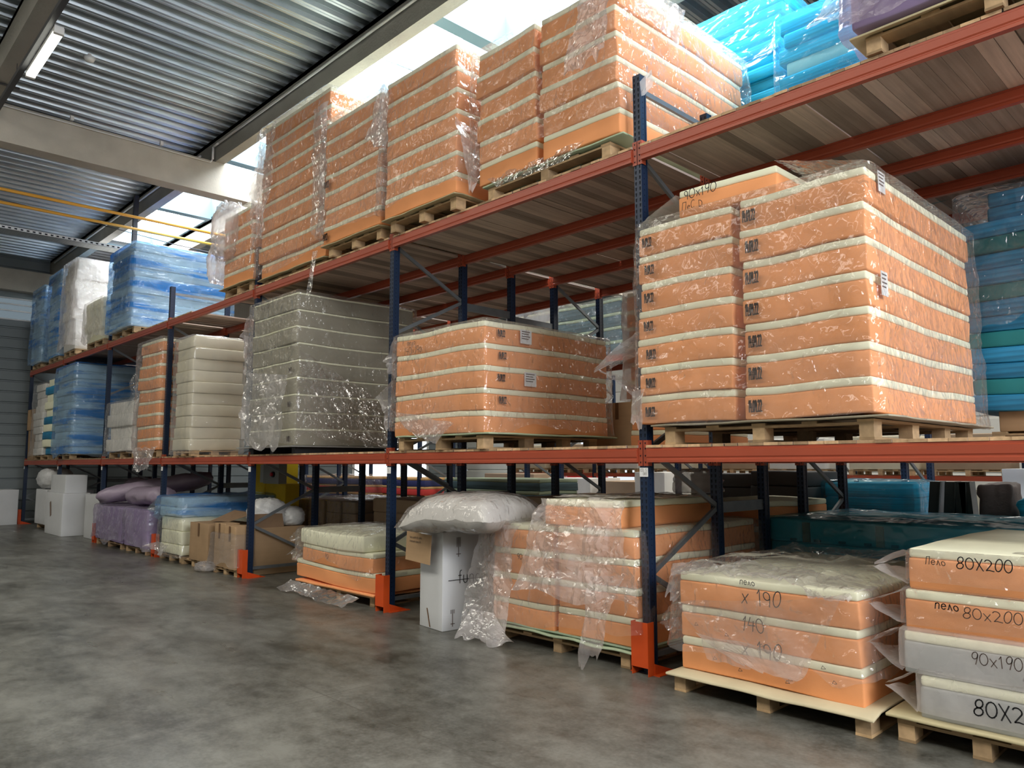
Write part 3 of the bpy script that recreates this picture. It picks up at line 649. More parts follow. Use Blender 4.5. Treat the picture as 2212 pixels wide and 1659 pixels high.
# boards passing beside the posts are notched: they stop short of the post
cand.sort(); rest = MB()
LBL = {0: ('bare timber deck board laid across the orange beams of the middle shelf', 'timber boards of the middle shelf'),
       1: ('bare timber deck board laid across the orange beams of the upper shelf', 'timber boards of the upper shelf')}
def board_shape(b, x, w, y0, ye, z, cut):
    segs = [(y0, ye)]
    if cut:
        segs = []; cur = ROWY[0]+PD+.004
        for y in ROWY[1:]:
            if y > ye: break
            segs.append((cur, min(y-.004, ye))); cur = y+PD+.004
        if cur < ye: segs.append((cur, ye))
    return segs
for k, (d, lv, x, w, y0, ye, z, cut) in enumerate(cand):
    t = .022
    if cut:
        segs = board_shape(None, x, w, y0, ye, z, True); b = MB()
        # the board keeps to whichever side of the post is free
        xc = round((x+w/2)/LB)*LB; 
        if x+w/2 < xc: xa, xb = x, min(x+w, xc-PW/2-.006)
        else: xa, xb = max(x, xc+PW/2+.006), x+w
        if xb-xa < .02: continue
        b.box(xa, xb, y0, ye, z, z+t, 0)
    else:
        b = MB().box(x, x+w, y0, ye, z, z+t, 0)
    # end grain face
    b.I = [0]*len(b.F)
    for q in range(0, len(b.F), 6): b.I[q+2] = 1
    if k < 300:
        o = mk('deck_board', b.V, b.F, [BOARD, BOARDEND], None, False, b.I); tag(o, LBL[lv][0], 'board', LBL[lv][1])
    else: rest.add(b.V, b.F)
    if k >= 300: rest.I[-len(b.F):] = b.I
o = rest.mk('deck_boards', [BOARD, BOARDEND]); tag(o, 'distant timber boards covering both shelves toward the left wall', 'boards', None, 'stuff')
# post guards and bay tags
for i in range(0, 7):
    x = -i*LB; lab = POSN[i+1]
    t = thing('post_guard', f'orange steel guard on front post foot, {lab}', 'post guard', (x, -.1, 0), 'orange post guards')
    b = MB(); g0, g1 = x-.083, x+.083; yf = -.105
    b.box(g0, g1, yf, yf+.006, .065, .42).box(g0, g0+.006, yf+.006, -.02, .0, .42).box(g1-.006, g1, yf+.006, -.02, .0, .42)
    b.mk('guard_plate', GUARD, t)
    for sx in (-1, 1):
        xx = x+sx*.083; bb = MB(); 
        bb.add([(xx, -.02, 0.001), (xx, .24, .001), (xx, -.02, .09), (xx+sx*.005, -.02, .001), (xx+sx*.005, .24, .001), (xx+sx*.005, -.02, .09)], [(0, 1, 2), (3, 5, 4), (0, 3, 4, 1), (1, 4, 5, 2), (2, 5, 3, 0)])
        bb.box(min(xx, xx+sx*.06), max(xx, xx+sx*.06), -.04, .24, 0, .006); bb.mk('guard_foot', GUARD, t)
    t = thing('bay_tag', f'small white paper tag on the front post, {lab}', 'tag', (x, -.002, 1.60), 'white tags on the front posts')
    MB().box(x-.04, x+.045, -.0035, -.0015, 1.59, 1.665).mk('tag_paper', PAPER, t)
    if i == 0:
        writing('tag_writing', 'CEL 5', (x-.033, -.004, 1.633), XU, ZU, .024, INKG, t, lw=.0025); writing('tag_writing', '005', (x-.005, -.004, 1.603), XU, ZU, .022, INKG, t, lw=.0025)
    if i == 1: writing('tag_writing', '5', (x-.01, -.004, 1.61), XU, ZU, .035, INKG, t, lw=.003)
# the yellow column behind the rack with its cabinets
t = thing('concrete_column', 'yellow painted square column behind the rack carrying grey cabinets', 'column', (-10.4, 1.8, 0))
MB().box(-10.66, -10.16, 1.6, 2.3, 0, 6.99).mk('column_shaft', YELLOW, t)
t2 = MB().box(-10.155, -9.35, 1.62, 1.9, .3, 1.34).mk('base_box', YELLOW, t)
c = thing('switch_cabinet', 'grey electrical cabinet with red switch on the yellow column', 'cabinet', (-9.8, 1.6, 1.35))
MB().box(-10.155, -9.93, 1.5, 1.61, 1.36, 1.70).mk('small_cabinet', mat('pale_cabinet', (.5, .52, .5), .5), c)
MB().box(-9.92, -9.30, 1.45, 1.61, 1.345, 2.0).mk('cabinet_body', GREYBOX, c)
k = MB().tube((-9.50, 1.449, 1.52), (-9.50, 1.42, 1.52), .055, 20).mk('switch_plate', mat('black_switch', (.02, .02, .02), .4), c)
MB().tube((-9.50, 1.419, 1.52), (-9.50, 1.39, 1.52), .035, 20).mk('red_knob', REDP, c)

# ================================================================ GOODS
ZM, ZU_, PH = 1.854, 4.474, .14      # top of the boards: middle shelf, upper shelf; pallet height
ZM += .001; ZU_ += .001

# ---- middle shelf, nearest: the big wrapped pallet of orange mattresses (two columns)
P = 'wooden pallet under the big orange stack nearest on the middle shelf'
pallet(P, .22, 1.88, .0, 2.2, ZM, blocks=3)
sheet('crumpled cardboard and foam sheet under the big orange stack', .12, 2.0, -.06, 2.38, ZM+PH+.001, .014, mat('grey_card_sheet', (.40, .36, .27), .85), amp=.012)
z0 = ZM+PH+.03
def sagL(V): return -.075*np.clip((.30-V[:, 0])/.28, 0, 1.2)**2 * (V[:, 2] > 2.7)*np.clip((3.1-V[:, 2])/.3, 0, 1)
ph = 'left column of the big stack nearest on the middle shelf'
L = stack(ph, .03, .895, -.06, 2.2, z0, 7, .2385, seed=3, jit=.022)
for k, m_ in enumerate(L): stamp_front(m_, .10+.01*(k % 3), -.095, z0+k*.2385+.06, .075)
ph = 'right column of the big stack nearest on the middle shelf'
Rr = stack(ph, .985, 1.92, -.06, 2.2, z0, 7, .2405, seed=9, jit=.012)
for k, m_ in enumerate(Rr): stamp_front(m_, 1.03+.008*(k % 3), -.095, z0+k*.2405+.05, .085)
paper_label(Rr[6], 1.945, .12, z0+7*.2405-.13, .13, .15); paper_label(Rr[3], 1.945, .08, z0+4*.2405-.15, .12, .17)
tm = mattress('orange foam mattress lying on top of the left column, marked 90x190', .42, 1.28, -.02, 2.1, z0+7*.2405+.004, z0+7*.2405+.225, 'orange', 'mattresses '+ph, 77)
writing('handwriting', '90x190', (.50, -.055, z0+7*.2405+.135), XU, ZU, .075, INK, tm, lw=.006, jit=.05, seed=4)
writing('handwriting', 'PeCAD', (.47, -.055, z0+7*.2405+.045), XU, ZU, .06, INK, tm, lw=.005, jit=.05, seed=5)
film_shell('large clear film stretched over the big orange stack nearest on the middle shelf', .03, 1.95, -.10, 2.30, z0+7*.2405+.03, 2.03, amp=.045, off=.014, seed=21, flare=.02, hem_noise=.05, top_amp=.03)
film_patch('sloping film bridging from the top orange mattress down to the stack edges', (1.28, -.05, z0+1.92), (1.93, -.09, z0+1.72), (1.26, 1.6, z0+1.95), (1.9, 1.9, z0+1.75), amp=.02, seed=4)
film_patch('film hanging from the top mattress over the left edge of the big stack', (.42, -.06, z0+1.88), (.42, 1.2, z0+1.9), (.02, -.10, z0+1.66), (.02, 1.2, z0+1.68), amp=.02, seed=8, m=FILMH)
film_patch('pointed film ear sticking out left of the big orange stack by the post', (.03, -.10, 2.80), (.03, .35, 2.75), (-.40, -.12, 2.54), (-.36, -.02, 2.50), amp=.035, seed=5, nu=16, m=FILMH)
film_patch('lower fold of film sticking out left of the big stack by the post', (-.38, -.12, 2.53), (-.34, .1, 2.5), (.05, -.10, 2.22), (.06, .35, 2.2), amp=.04, seed=6, nu=16, m=FILMH)
film_patch('knotted tail of film against the left side of the big stack', (-.02, -.115, 2.30), (.10, -.115, 2.32), (-.04, -.12, 2.02), (.08, -.12, 2.00), amp=.03, seed=16, nu=12, m=FILMH)

# ---- middle shelf, second bay: low stack of five
pallet('wooden pallet under the five-high orange stack on the middle shelf', -3.42, -1.95, -.06, 1.75, ZM, blocks=3)
sheet('pale green foam sheet under the five-high orange stack', -3.40, -1.80, -.12, 1.95, ZM+PH+.001, .018, GREENSH, amp=.012)
z0 = ZM+PH+.024; ph = 'five-high stack in the second bay of the middle shelf'
L = stack(ph, -3.42, -1.87, -.12, 1.85, z0, 5, .232, seed=14, jit=.015)
for k in (0, 1, 2, 3, 4):
    if k in (1, 3, 4, 2): writing('date_stamp', '14.09.22', (-1.84, .04+.02*(k % 2), z0+k*.232+.07), YU, ZU, .07, INKG, L[k], lw=.009, squeeze=.36)
paper_label(L[4], -1.835, .36, z0+4*.232+.03, .17, .15); paper_label(L[2], -1.835, .42, z0+2*.232+.04, .18, .15)
writing('handwriting', 'nelo', (-3.17, -.145, z0+4*.232+.10), XU, ZU, .06, INK, L[4], lw=.005, jit=.05)
writing('handwriting', '140x190', (-3.22, -.145, z0+4*.232+.0), XU, ZU, .075, INK, L[4], lw=.005, jit=.06)
film_shell('clear film over the five-high orange stack on the middle shelf', -3.44, -1.84, -.15, 1.90, z0+5*.232+.01, 2.06, amp=.03, seed=31, flare=.05, hem_noise=.10, top_amp=.025)
film_patch('film ear bulging left of the five-high orange stack, upper', (-3.42, -.14, 3.15), (-3.42, .3, 3.1), (-3.72, -.12, 2.92), (-3.45, -.14, 2.66), amp=.05, seed=7, nu=16, m=FILMH)
film_patch('film ear bulging left of the five-high orange stack, lower', (-3.43, -.14, 2.66), (-3.43, .3, 2.7), (-3.80, -.14, 2.46), (-3.47, -.16, 2.08), amp=.05, seed=9, nu=16, m=FILMH)
film_patch('film corner drooping over the pallet of the five-high orange stack', (-3.38, -.17, 2.32), (-2.3, -.17, 2.12), (-3.0, -.19, 1.98), (-2.6, -.19, 1.95), amp=.03, seed=12, m=FILMH)
# ---- middle shelf, third bay: olive grey stack on a black pallet
BLK = mat('black_plastic_pallet', (.02, .02, .022), .5)
t = thing('plastic_pallet', 'dark plastic pallet under the tall olive grey stack', 'pallet', (-6.6, .8, ZM))
for x in (-7.3, -6.65, -6.0): MB().box(x-.05, x+.05, -.02, 1.7, ZM, ZM+.09).mk('runner', BLK, t)
MB().box(-7.55, -5.8, -.16, 1.8, ZM+.09, ZM+.105).mk('top_deck', mat('grey_plastic_sheet', (.28, .28, .27), .5), t)
z0 = ZM+.11; ph = 'tall olive grey stack, third bay, middle shelf'
L = stack(ph, -7.30, -5.88, -.07, 1.95, z0, 9, .243, 'taupe', seed=24, jit=.018, top=.028)
writing('handwriting', '90x190', (-7.0, -.10, z0+8*.243+.12), XU, ZU, .07, INKG, L[8], lw=.006)
for k in (0, 2, 4): writing('date_stamp', '14.09.22', (-6.06, -.10, z0+k*.243+.06), XU, ZU, .07, INKG, L[k], lw=.009, squeeze=.3)
film_shell('milky film over the tall olive grey stack on the middle shelf', -7.34, -5.85, -.11, 1.98, z0+9*.243+.01, 1.99, amp=.055, seed=41, m=FILM, flare=.03, hem_noise=.05)
film_patch('milky film sheet bunched over the front of the olive grey stack', (-7.3, -.18, 3.1), (-5.95, -.18, 2.95), (-7.42, -.2, 1.98), (-6.1, -.2, 2.0), nu=34, nv=30, amp=.06, seed=44, m=FILMH)
film_patch('milky film tail hanging left from the top of the olive grey stack', (-7.34, -.1, 4.15), (-7.32, .4, 4.1), (-7.75, -.12, 3.65), (-7.5, .2, 3.55), amp=.07, seed=45, m=FILMH, nu=18)
film_patch('milky film tail hanging low at the left of the olive grey stack', (-7.5, -.12, 3.72), (-7.35, .2, 3.6), (-7.4, -.14, 3.0), (-7.36, -.02, 3.1), amp=.06, seed=46, m=FILMH, nu=18)
film_patch('small tuft of film left of the olive grey stack near its foot', (-7.36, -.12, 2.62), (-7.34, .1, 2.5), (-7.62, -.14, 2.44), (-7.4, -.12, 2.32), amp=.05, seed=47, m=FILMH, nu=12, nv=12)
film_patch('film veil gathered down the side of the olive grey stack', (-5.82, -.05, 3.0), (-5.82, .55, 2.6), (-5.80, .9, 2.02), (-5.79, 1.35, 2.0), amp=.05, seed=48, nu=24)
film_patch('long veil of film lying against the lower right side of the olive grey stack', (-5.79, -.08, 3.3), (-5.78, 1.2, 2.7), (-5.77, -.10, 2.02), (-5.76, 1.7, 2.0), nu=40, nv=30, amp=.05, seed=49, m=FILM)
# ---- fourth bay: ivory wrapped stack and the orange one
pallet('wooden pallet under the ivory stretch-wrapped stack', -10.32, -9.50, -.09, .75, ZM-.0, h=.09, blocks=3)
z0 = ZM+.095
stack('ivory stretch-wrapped stack in the fourth bay of the middle shelf', -10.33, -9.56, -.10, .82, z0, 10, .203, 'ivory', seed=51, jit=.02, nseg=(5, 5))
film_shell('stretch film wound round the ivory stack on the middle shelf', -10.36, -9.53, -.13, .85, z0+2.03, 1.88, amp=.03, seed=52, m=FILMS, flare=.01, hem_noise=.03)
pallet('wooden pallet under the nine-high orange stack', -12.3, -11.2, -.05, .9, ZM, h=.12)
z0 = ZM+.125; ph = 'nine-high stack in the fifth bay of the middle shelf'
L = stack(ph, -12.40, -11.18, -.07, .95, z0, 9, .240, seed=61, jit=.03, nseg=(6, 6))
for k in (2, 4, 5, 7, 8): writing('date_stamp', '14.09.22', (-11.14, .05, z0+k*.24+.06), YU, ZU, .08, INKG, L[k], lw=.01, squeeze=.36)
writing('handwriting', 'nelo', (-12.1, -.11, z0+8*.24+.08), XU, ZU, .08, INK, L[8], lw=.007)
film_shell('clear film over the nine-high orange stack on the middle shelf', -12.45, -11.14, -.11, 1.0, z0+9*.24+.01, 2.0, amp=.05, seed=63, flare=.05, hem_noise=.1)
film_patch('ballooning film left of the nine-high orange stack', (-12.4, -.12, 4.0), (-12.42, .4, 3.9), (-12.85, -.14, 3.0), (-12.45, -.14, 2.85), amp=.07, seed=64)
film_patch('pouch of film drooping over the orange beam below the nine-high stack', (-12.40, -.15, 2.03), (-11.05, -.15, 2.03), (-11.95, -.25, 1.62), (-11.25, -.25, 1.63), amp=.06, seed=65, m=FILMH)
pallet('wooden pallet under the low white stack by the fifth post', -14.15, -12.6, -.05, .9, ZM, h=.12)
z0 = ZM+.125
stack('low white stack in the fifth bay of the middle shelf', -14.22, -12.62, -.07, 1.0, z0, 4, .262, 'white', seed=71, jit=.035, nseg=(6, 6))
film_shell('clear film over the low white stack on the middle shelf', -14.26, -12.58, -.11, 1.04, z0+1.06, 1.98, amp=.04, seed=72)
# ---- sixth bay: blue-grey stack, white stacks
pallet('wooden pallet under the tall blue-grey stack on the middle shelf', -18.6, -17.2, -.05, 1.9, ZM, h=.11)
z0 = ZM+.115
stack('tall blue-grey stack in the sixth bay of the middle shelf', -18.68, -16.95, -.08, 2.0, z0, 12, .186, 'bluegrey', seed=81, jit=.03, nseg=(6, 6))
film_shell('blue tinted film wound round the tall blue-grey stack on the middle shelf', -18.72, -16.90, -.12, 2.05, z0+2.25, 1.97, amp=.04, seed=82, m=FILMB, flare=.01)
pallet('wooden pallet under the white stack in the last bay', -20.9, -19.3, -.05, .9, ZM, h=.11)
z0 = ZM+.115
stack('white stack beside the left wall on the middle shelf', -20.95, -19.95, -.08, 1.0, z0, 10, .198, 'white', seed=91, jit=.05, nseg=(5, 5))
stack('cream and blue middle-shelf stack near left wall', -19.85, -18.85, -.06, 1.0, z0, 10, .205, ['blue', 'cream', 'blue', 'cream', 'blue', 'cream', 'cream', 'cream', 'blue', 'cream'], seed=95, jit=.05, nseg=(5, 5))
film_shell('clear film over the white stack beside the left wall on the middle shelf', -21.0, -19.92, -.12, 1.04, z0+1.99, 1.98, amp=.05, seed=96)

def carton(label, x0, x1, y0, y1, z0, z1, m=None, rot=0, group=None, tape=True, flaps=None, name='cardboard_box', dent=.006):
    m = m or CARD; cx, cy = (x0+x1)/2, (y0+y1)/2
    root = thing(name, label, 'box', (cx, cy, z0), group); 
    V, F = rgrid(x0, x1, y0, y1, z0, z1, .008, 6, 6, 5); V += ((vnoise(V*3+z0, 3)-.5)*2*dent)[:, None]*np.array([1, 1, 0])
    mk('box_body', V, F, m, root, True)
    if tape:
        MB().box(cx-.025, cx+.025, y0-.0095, y0-.007, z1-(z1-z0)*.35, z1-.004).mk('packing_tape', TAPE, root)
    if flaps:
        for a, b_, c, d in flaps: 
            mb = MB(); n_ = (Vector(b_)-Vector(a)).cross(Vector(c)-Vector(a)).normalized()*.004
            mb.add([Vector(a), Vector(b_), Vector(d), Vector(c), Vector(a)+n_, Vector(b_)+n_, Vector(d)+n_, Vector(c)+n_], [(0, 1, 2, 3), (7, 6, 5, 4), (0, 4, 5, 1), (1, 5, 6, 2), (2, 6, 7, 3), (3, 7, 4, 0)])
            mb.mk('flap', CARDIN, root)
    if rot: root.rotation_euler = (0, 0, rot)
    return root
carton('brown cardboard box standing lowest by the left wall on the middle shelf', -21.95, -21.25, .0, .6, ZM+.001, ZM+.85)
carton('brown cardboard box balanced on another box beside the left wall', -21.99, -21.15, -.04, .6, ZM+.852, ZM+1.45)

# ---- upper shelf
def upper(phrase, lab, x0, x1, yf, yb, n, h=.2435, seed=1, base=PH, px=None, hem=None, nblk=3, **kw):
    px = px or (x0+.05, x1-.05)
    pallet(f'wooden pallet under {lab}', px[0], px[1], yf+.05, yb-.15, ZU_, h=base, blocks=nblk)
    sheet(f'foam sheet on the pallet under {lab}', x0-.02, x1+.02, yf-.04, yb-.05, ZU_+base+.001, .014, YSHEET if seed % 2 else GREENSH, amp=.016, seed=seed, droop=.02)
    return stack(phrase, x0, x1, yf, yb, ZU_+base+.024, n, h, seed=seed, **kw)
lab = 'the widest orange stack of the upper shelf'
pallet(f'wooden pallet under {lab}', -1.95, -.3, .0, 1.9, ZU_, h=PH, blocks=3)
sheet(f'green foam sheet under {lab}', -2.0, -.12, -.04, 2.0, ZU_+PH+.001, .018, GREENSH, amp=.012, seed=3)
z0 = ZU_+PH+.026
La = stack('left column of the widest stack on the upper shelf', -2.04, -1.17, -.07, 2.1, z0, 6, .2445, seed=101, jit=.02)
Lb = stack('right column of the widest stack on the upper shelf', -1.11, -.14, -.07, 2.15, z0, 6, .2445, seed=105, jit=.025)
film_shell('large clear film over the widest orange stack of the upper shelf', -2.08, -.10, -.12, 2.2, z0+6*.2445+.02, 4.75, amp=.05, seed=111, hem_noise=.08, flare=.06, top_amp=.06)
film_patch('milky film tassel on the front corner of the widest upper stack', (-.50, -.17, 6.12), (-.10, -.17, 6.15), (-.62, -.24, 5.25), (-.28, -.22, 5.3), nu=20, nv=30, amp=.08, seed=112, m=FILMH, k=2.2)
film_patch('film ribbon looping over the right side of the widest upper stack', (-.04, 0, 6.1), (-.04, .9, 6.15), (-.02, .1, 5.75), (-.02, .75, 5.7), nu=20, nv=16, amp=.05, seed=113, m=FILMH)
film_patch('film edge hanging under the widest upper stack over its pallet', (-1.9, -.06, 4.69), (-.55, -.06, 4.70), (-1.75, -.08, 4.56), (-.75, -.08, 4.57), nu=30, nv=8, amp=.03, seed=114)
film_patch('small film corner poking up beside the top of the first post', (-.07, .0, 5.0), (.16, .0, 5.12), (-.07, .02, 4.9), (.15, .02, 4.96), nu=8, nv=8, amp=.02, seed=115, m=FILMH)
lab = 'the second orange stack of the upper shelf'
Lc = upper('second stack from the right on the upper shelf', lab, -3.645, -2.31, -.15, 1.9, 7, .2435, seed=121, jit=.012)
film_shell('clear film over the second orange stack of the upper shelf', -3.72, -2.27, -.20, 1.95, ZU_+PH+.024+7*.2435+.01, 4.74, amp=.05, seed=122, hem_noise=.07)
film_patch('milky wing of film at the left front edge of the second upper stack', (-3.70, -.2, 6.4), (-3.55, -.22, 6.2), (-3.98, -.22, 5.85), (-3.60, -.22, 5.45), nu=16, nv=20, amp=.07, seed=123, m=FILMH)
film_patch('pointed film end drooping from the right edge of the second upper stack', (-2.30, -.17, 5.5), (-2.26, .4, 5.3), (-2.05, -.18, 4.60), (-2.02, -.14, 4.56), nu=16, nv=20, amp=.04, seed=124, m=FILMH)
lab = 'the third orange stack of the upper shelf'
Ld = upper('third stack from the right on the upper shelf', lab, -5.13, -3.79, -.12, 1.9, 7, .2435, seed=131, jit=.012)
film_shell('clear film over the third orange stack of the upper shelf', -5.17, -3.74, -.17, 1.95, ZU_+PH+.024+7*.2435+.01, 4.72, amp=.055, seed=132, hem_noise=.07, k=1.5)
for st, x in ((Ld, -5.08),): 
    for k in (0, 3): writing('date_stamp', '14.09.22', (x, -.165, ZU_+PH+.07+k*.2435), XU, ZU, .09, INKG, st[k], lw=.012, squeeze=.3)
lab = 'the tallest orange stack of the upper shelf'
Le = upper('tallest stack on the upper shelf', lab, -7.20, -5.24, -.03, 1.9, 10, .2425, seed=141, jit=.03, base=.06)
film_shell('clear film over the tallest orange stack of the upper shelf', -7.25, -5.19, -.08, 1.95, ZU_+.084+10*.2425+.01, 4.6, amp=.06, seed=142, hem_noise=.06)
film_patch('torn milky film draped down the left front of the tallest upper stack', (-7.28, -.14, 6.9), (-6.6, -.14, 6.9), (-7.40, -.16, 4.8), (-6.85, -.16, 5.3), nu=26, nv=40, amp=.08, seed=143, m=FILMH)
film_patch('milky film hanging along the right edge of the tallest upper stack', (-5.50, -.14, 6.7), (-5.12, -.12, 6.7), (-5.45, -.16, 4.95), (-5.15, -.12, 4.8), nu=16, nv=40, amp=.06, seed=144, m=FILMH)
film_patch('film puffed out left of the tallest upper stack against the roof light', (-7.2, .2, 6.5), (-7.22, -.1, 6.75), (-7.75, .3, 5.75), (-7.4, -.14, 5.4), nu=20, nv=24, amp=.10, seed=145, m=FILMH)
film_patch('narrow strip of film dangling over the beam below the tallest upper stack', (-5.42, -.12, 4.62), (-5.30, -.12, 4.62), (-5.55, -.14, 3.95), (-5.44, -.14, 3.9), nu=8, nv=20, amp=.03, seed=146)
lab = 'the short orange stack of the upper shelf'
Lf = upper('short stack left of the tallest one on the upper shelf', lab, -8.55, -7.45, -.07, 1.4, 5, .2435, seed=151, jit=.03, base=.13)
film_shell('clear film over the short orange stack of the upper shelf', -8.60, -7.40, -.12, 1.45, ZU_+.16+5*.2435+.01, 4.7, amp=.05, seed=152, hem_noise=.07)
# film sack on top of the short stack
def blob(name, label, cat, c, r, m, seed=1, amp=.12, flat=.35, n=(40, 26), group=None, k=2.2, pinch=None, parent=None):
    U = np.linspace(0, 2*np.pi, n[0], endpoint=False); T = np.linspace(0, np.pi, n[1]+1); V = []
    for t in T:
        for u in U: V.append((math.sin(t)*math.cos(u), math.sin(t)*math.sin(u), math.cos(t)))
    V = np.array(V); S = np.sign(V)*np.abs(V)**.8
    d = 1+amp*(crumple(V*1.2+seed, seed, k)-.4)
    S = S*d[:, None]; S[:, 2] = np.where(S[:, 2] < -flat, -flat+(S[:, 2]+flat)*.08, S[:, 2])
    P = S*np.array(r)+np.array(c); F = []
    for j in range(n[1]):
        for i in range(n[0]): F.append((j*n[0]+i, j*n[0]+(i+1) % n[0], (j+1)*n[0]+(i+1) % n[0], (j+1)*n[0]+i)[::-1])
    o = mk(name, P, F, m, parent, True)
    if label: tag(o, label, cat, group)
    return o
blob('film_bundle', 'crumpled milky film bundle hanging on the short upper stack', 'plastic film', (-8.35, -.05, 5.55), (.33, .25, .50), FILMH, 5, .35, flat=.9)
blob('film_bundle', 'lower crumpled film bundle hanging left of the short upper stack', 'plastic film', (-8.72, -.02, 5.1), (.22, .2, .36), FILMH, 7, .35, flat=.9)
# blue wrapped stack, white stacks, far blue ones
pallet('wooden pallet under the big blue wrapped stack on the upper shelf', -14.4, -12.95, -.05, 1.9, ZU_, h=.13)
stack('big blue wrapped stack on the upper shelf', -14.45, -12.98, -.10, 2.0, ZU_+.135, 10, .180, 'bluegrey', seed=161, jit=.025, nseg=(6, 6))
film_shell('blue tinted film wound round the big blue stack on the upper shelf', -14.50, -12.93, -.15, 2.06, ZU_+.135+1.81, 4.62, amp=.04, seed=162, m=FILMB, flare=.01, hem_noise=.03)
pallet('wooden pallet under the low cream stack on the upper shelf', -16.3, -15.0, -.05, .9, ZU_, h=.12)
stack('upper-shelf cream stack left of the big blue one', -16.35, -15.0, -.08, 1.0, ZU_+.125, 4, .24, 'cream', seed=165, jit=.04, nseg=(5, 5))
film_shell('milky film over the low cream stack on the upper shelf', -16.4, -14.95, -.12, 1.04, ZU_+.125+.98, 4.62, amp=.06, seed=166, m=FILMH)
pallet('wooden pallet under the tall white stack on the upper shelf', -18.35, -17.3, -.05, 1.2, ZU_, h=.13)
stack('tall white stack on the upper shelf', -18.40, -17.36, -.10, 1.4, ZU_+.135, 9, .257, 'white', seed=171, jit=.035, nseg=(5, 5))
film_shell('milky film over the tall white stack on the upper shelf', -18.45, -17.30, -.14, 1.45, ZU_+.135+2.33, 4.64, amp=.06, seed=172, m=FILMH)
for q, (a, b_, nm, sd) in enumerate(((-20.0, -18.75, 'blue stack beside the tall white one on the upper shelf', 181), (-21.85, -20.65, 'blue stack nearest the left wall on the upper shelf', 185))):
    pallet(f'wooden pallet under the {nm}', a+.1, b_-.1, -.05, .9, ZU_, h=.11)
    stack(nm, a, b_, -.08, 1.0, ZU_+.115, 9, .258-.012*q, 'bluegrey', seed=sd, jit=.02, nseg=(5, 5))
    film_shell(f'blue tinted film round the {nm}', a-.04, b_+.04, -.12, 1.04, ZU_+.115+9*(.258-.012*q)+.01, 4.6, amp=.05, seed=sd+1, m=FILMB, flare=.01)
# right of the first post: blue stacks at the rear, mauve pallet at the front
pallet('wooden pallet under the tall bright blue slab stack at the rear of the upper shelf', -.9, .25, 2.35, 3.5, ZU_, h=.12)
stack('tall slab stack at the upper shelf rear', -1.0, .28, 2.3, 3.6, ZU_+.125, 17, .134, 'cyan', seed=191, jit=.03, nseg=(5, 5))
film_shell('cyan tinted film over the tall bright blue slab stack', -1.04, .33, 2.26, 3.64, ZU_+.125+17*.134+.01, 5.9, amp=.04, seed=192, m=FILMC, hem_noise=.3, flare=.1)
pallet('wooden pallet under the second bright blue slab stack', .55, 2.1, 1.95, 3.2, ZU_, h=.10)
stack('second slab stack right of the tall one', .46, 2.2, 1.85, 3.3, ZU_+.105, 11, .148, ['cyan', 'cyan', 'white', 'cyan', 'cyan', 'cyan', 'cyan', 'white', 'cyan', 'cyan', 'cyan'], seed=195, jit=.04, nseg=(5, 5))
film_shell('cyan tinted film round the second bright blue slab stack', .42, 2.24, 1.80, 3.34, ZU_+.105+11*.148+.01, 4.5, amp=.05, seed=196, m=FILMC, flare=.02)
pallet('wooden pallet with round block at the right end of the upper shelf', 1.98, 3.5, -.06, 1.6, ZU_, h=.14)
sheet('bent cardboard sheet on the right end pallet of the upper shelf', 1.90, 3.5, -.14, 1.7, ZU_+.141, .016, YSHEET, amp=.03, seed=9, droop=.05)
stack('mauve wrapped stack at the right end of the upper shelf', 1.92, 3.5, -.12, 1.7, ZU_+.175, 4, .26, 'purple', seed=199, jit=.02, nseg=(6, 6))
film_shell('grey mauve film over the wrapped stack at the right end of the upper shelf', 1.88, 3.54, -.17, 1.75, ZU_+.175+1.05, 4.68, amp=.06, seed=200, m=FILMP, hem_noise=.08)
film_patch('clump of film at the left corner of the mauve wrapped stack', (1.9, -.18, 5.0), (2.3, -.18, 4.95), (1.55, -.2, 4.80), (2.0, -.2, 4.68), nu=20, nv=16, amp=.08, seed=201, m=FILMH)

# ---- rear of the middle shelf, right side and between the posts
pallet('wooden pallet at the right rear of the middle shelf', 1.95, 3.3, 2.5, 3.6, ZM, h=.12)
carton('long brown carton under the blue stack at the right rear of the middle shelf', 2.0, 3.2, 2.55, 3.5, ZM+.121, ZM+.30, tape=False)
stack('tall wrapped stack, right rear, middle shelf', 1.82, 3.3, 2.45, 3.7, ZM+.302, 12, .142, ['blue', 'teal', 'blue'], seed=211, jit=.02, nseg=(5, 5))
stack('laid on the tall right rear stack, middle shelf', 2.05, 3.2, 2.5, 3.6, ZM+.302+12*.142+.002, 2, .13, 'blue', seed=215, jit=.02, nseg=(5, 5))
film_shell('clear film over the tall wrapped blue stack at the right rear', 1.78, 3.34, 2.41, 3.74, ZM+.302+12*.142+.28, 2.9, amp=.05, seed=216, hem_noise=.2)
carton('brown carton standing behind the first post on the middle shelf', -2.33, -1.66, 2.2, 2.8, ZM+.001, ZM+.60)
stack('narrow orange stack behind the first post on the middle shelf', -1.75, -1.0, 2.15, 3.6, ZM+.001, 2, .24, seed=221, nseg=(4, 4))
stack('tall orange stack behind the big one on the middle shelf', -2.45, -1.3, 3.05, 3.8, ZM+.001, 9, .2425, seed=225, jit=.03, nseg=(5, 5))
film_shell('clear film over the tall orange stack behind the big one', -2.5, -1.26, 3.0, 3.84, ZM+9*.2425+.02, 2.6, amp=.04, seed=226, m=FILMH)
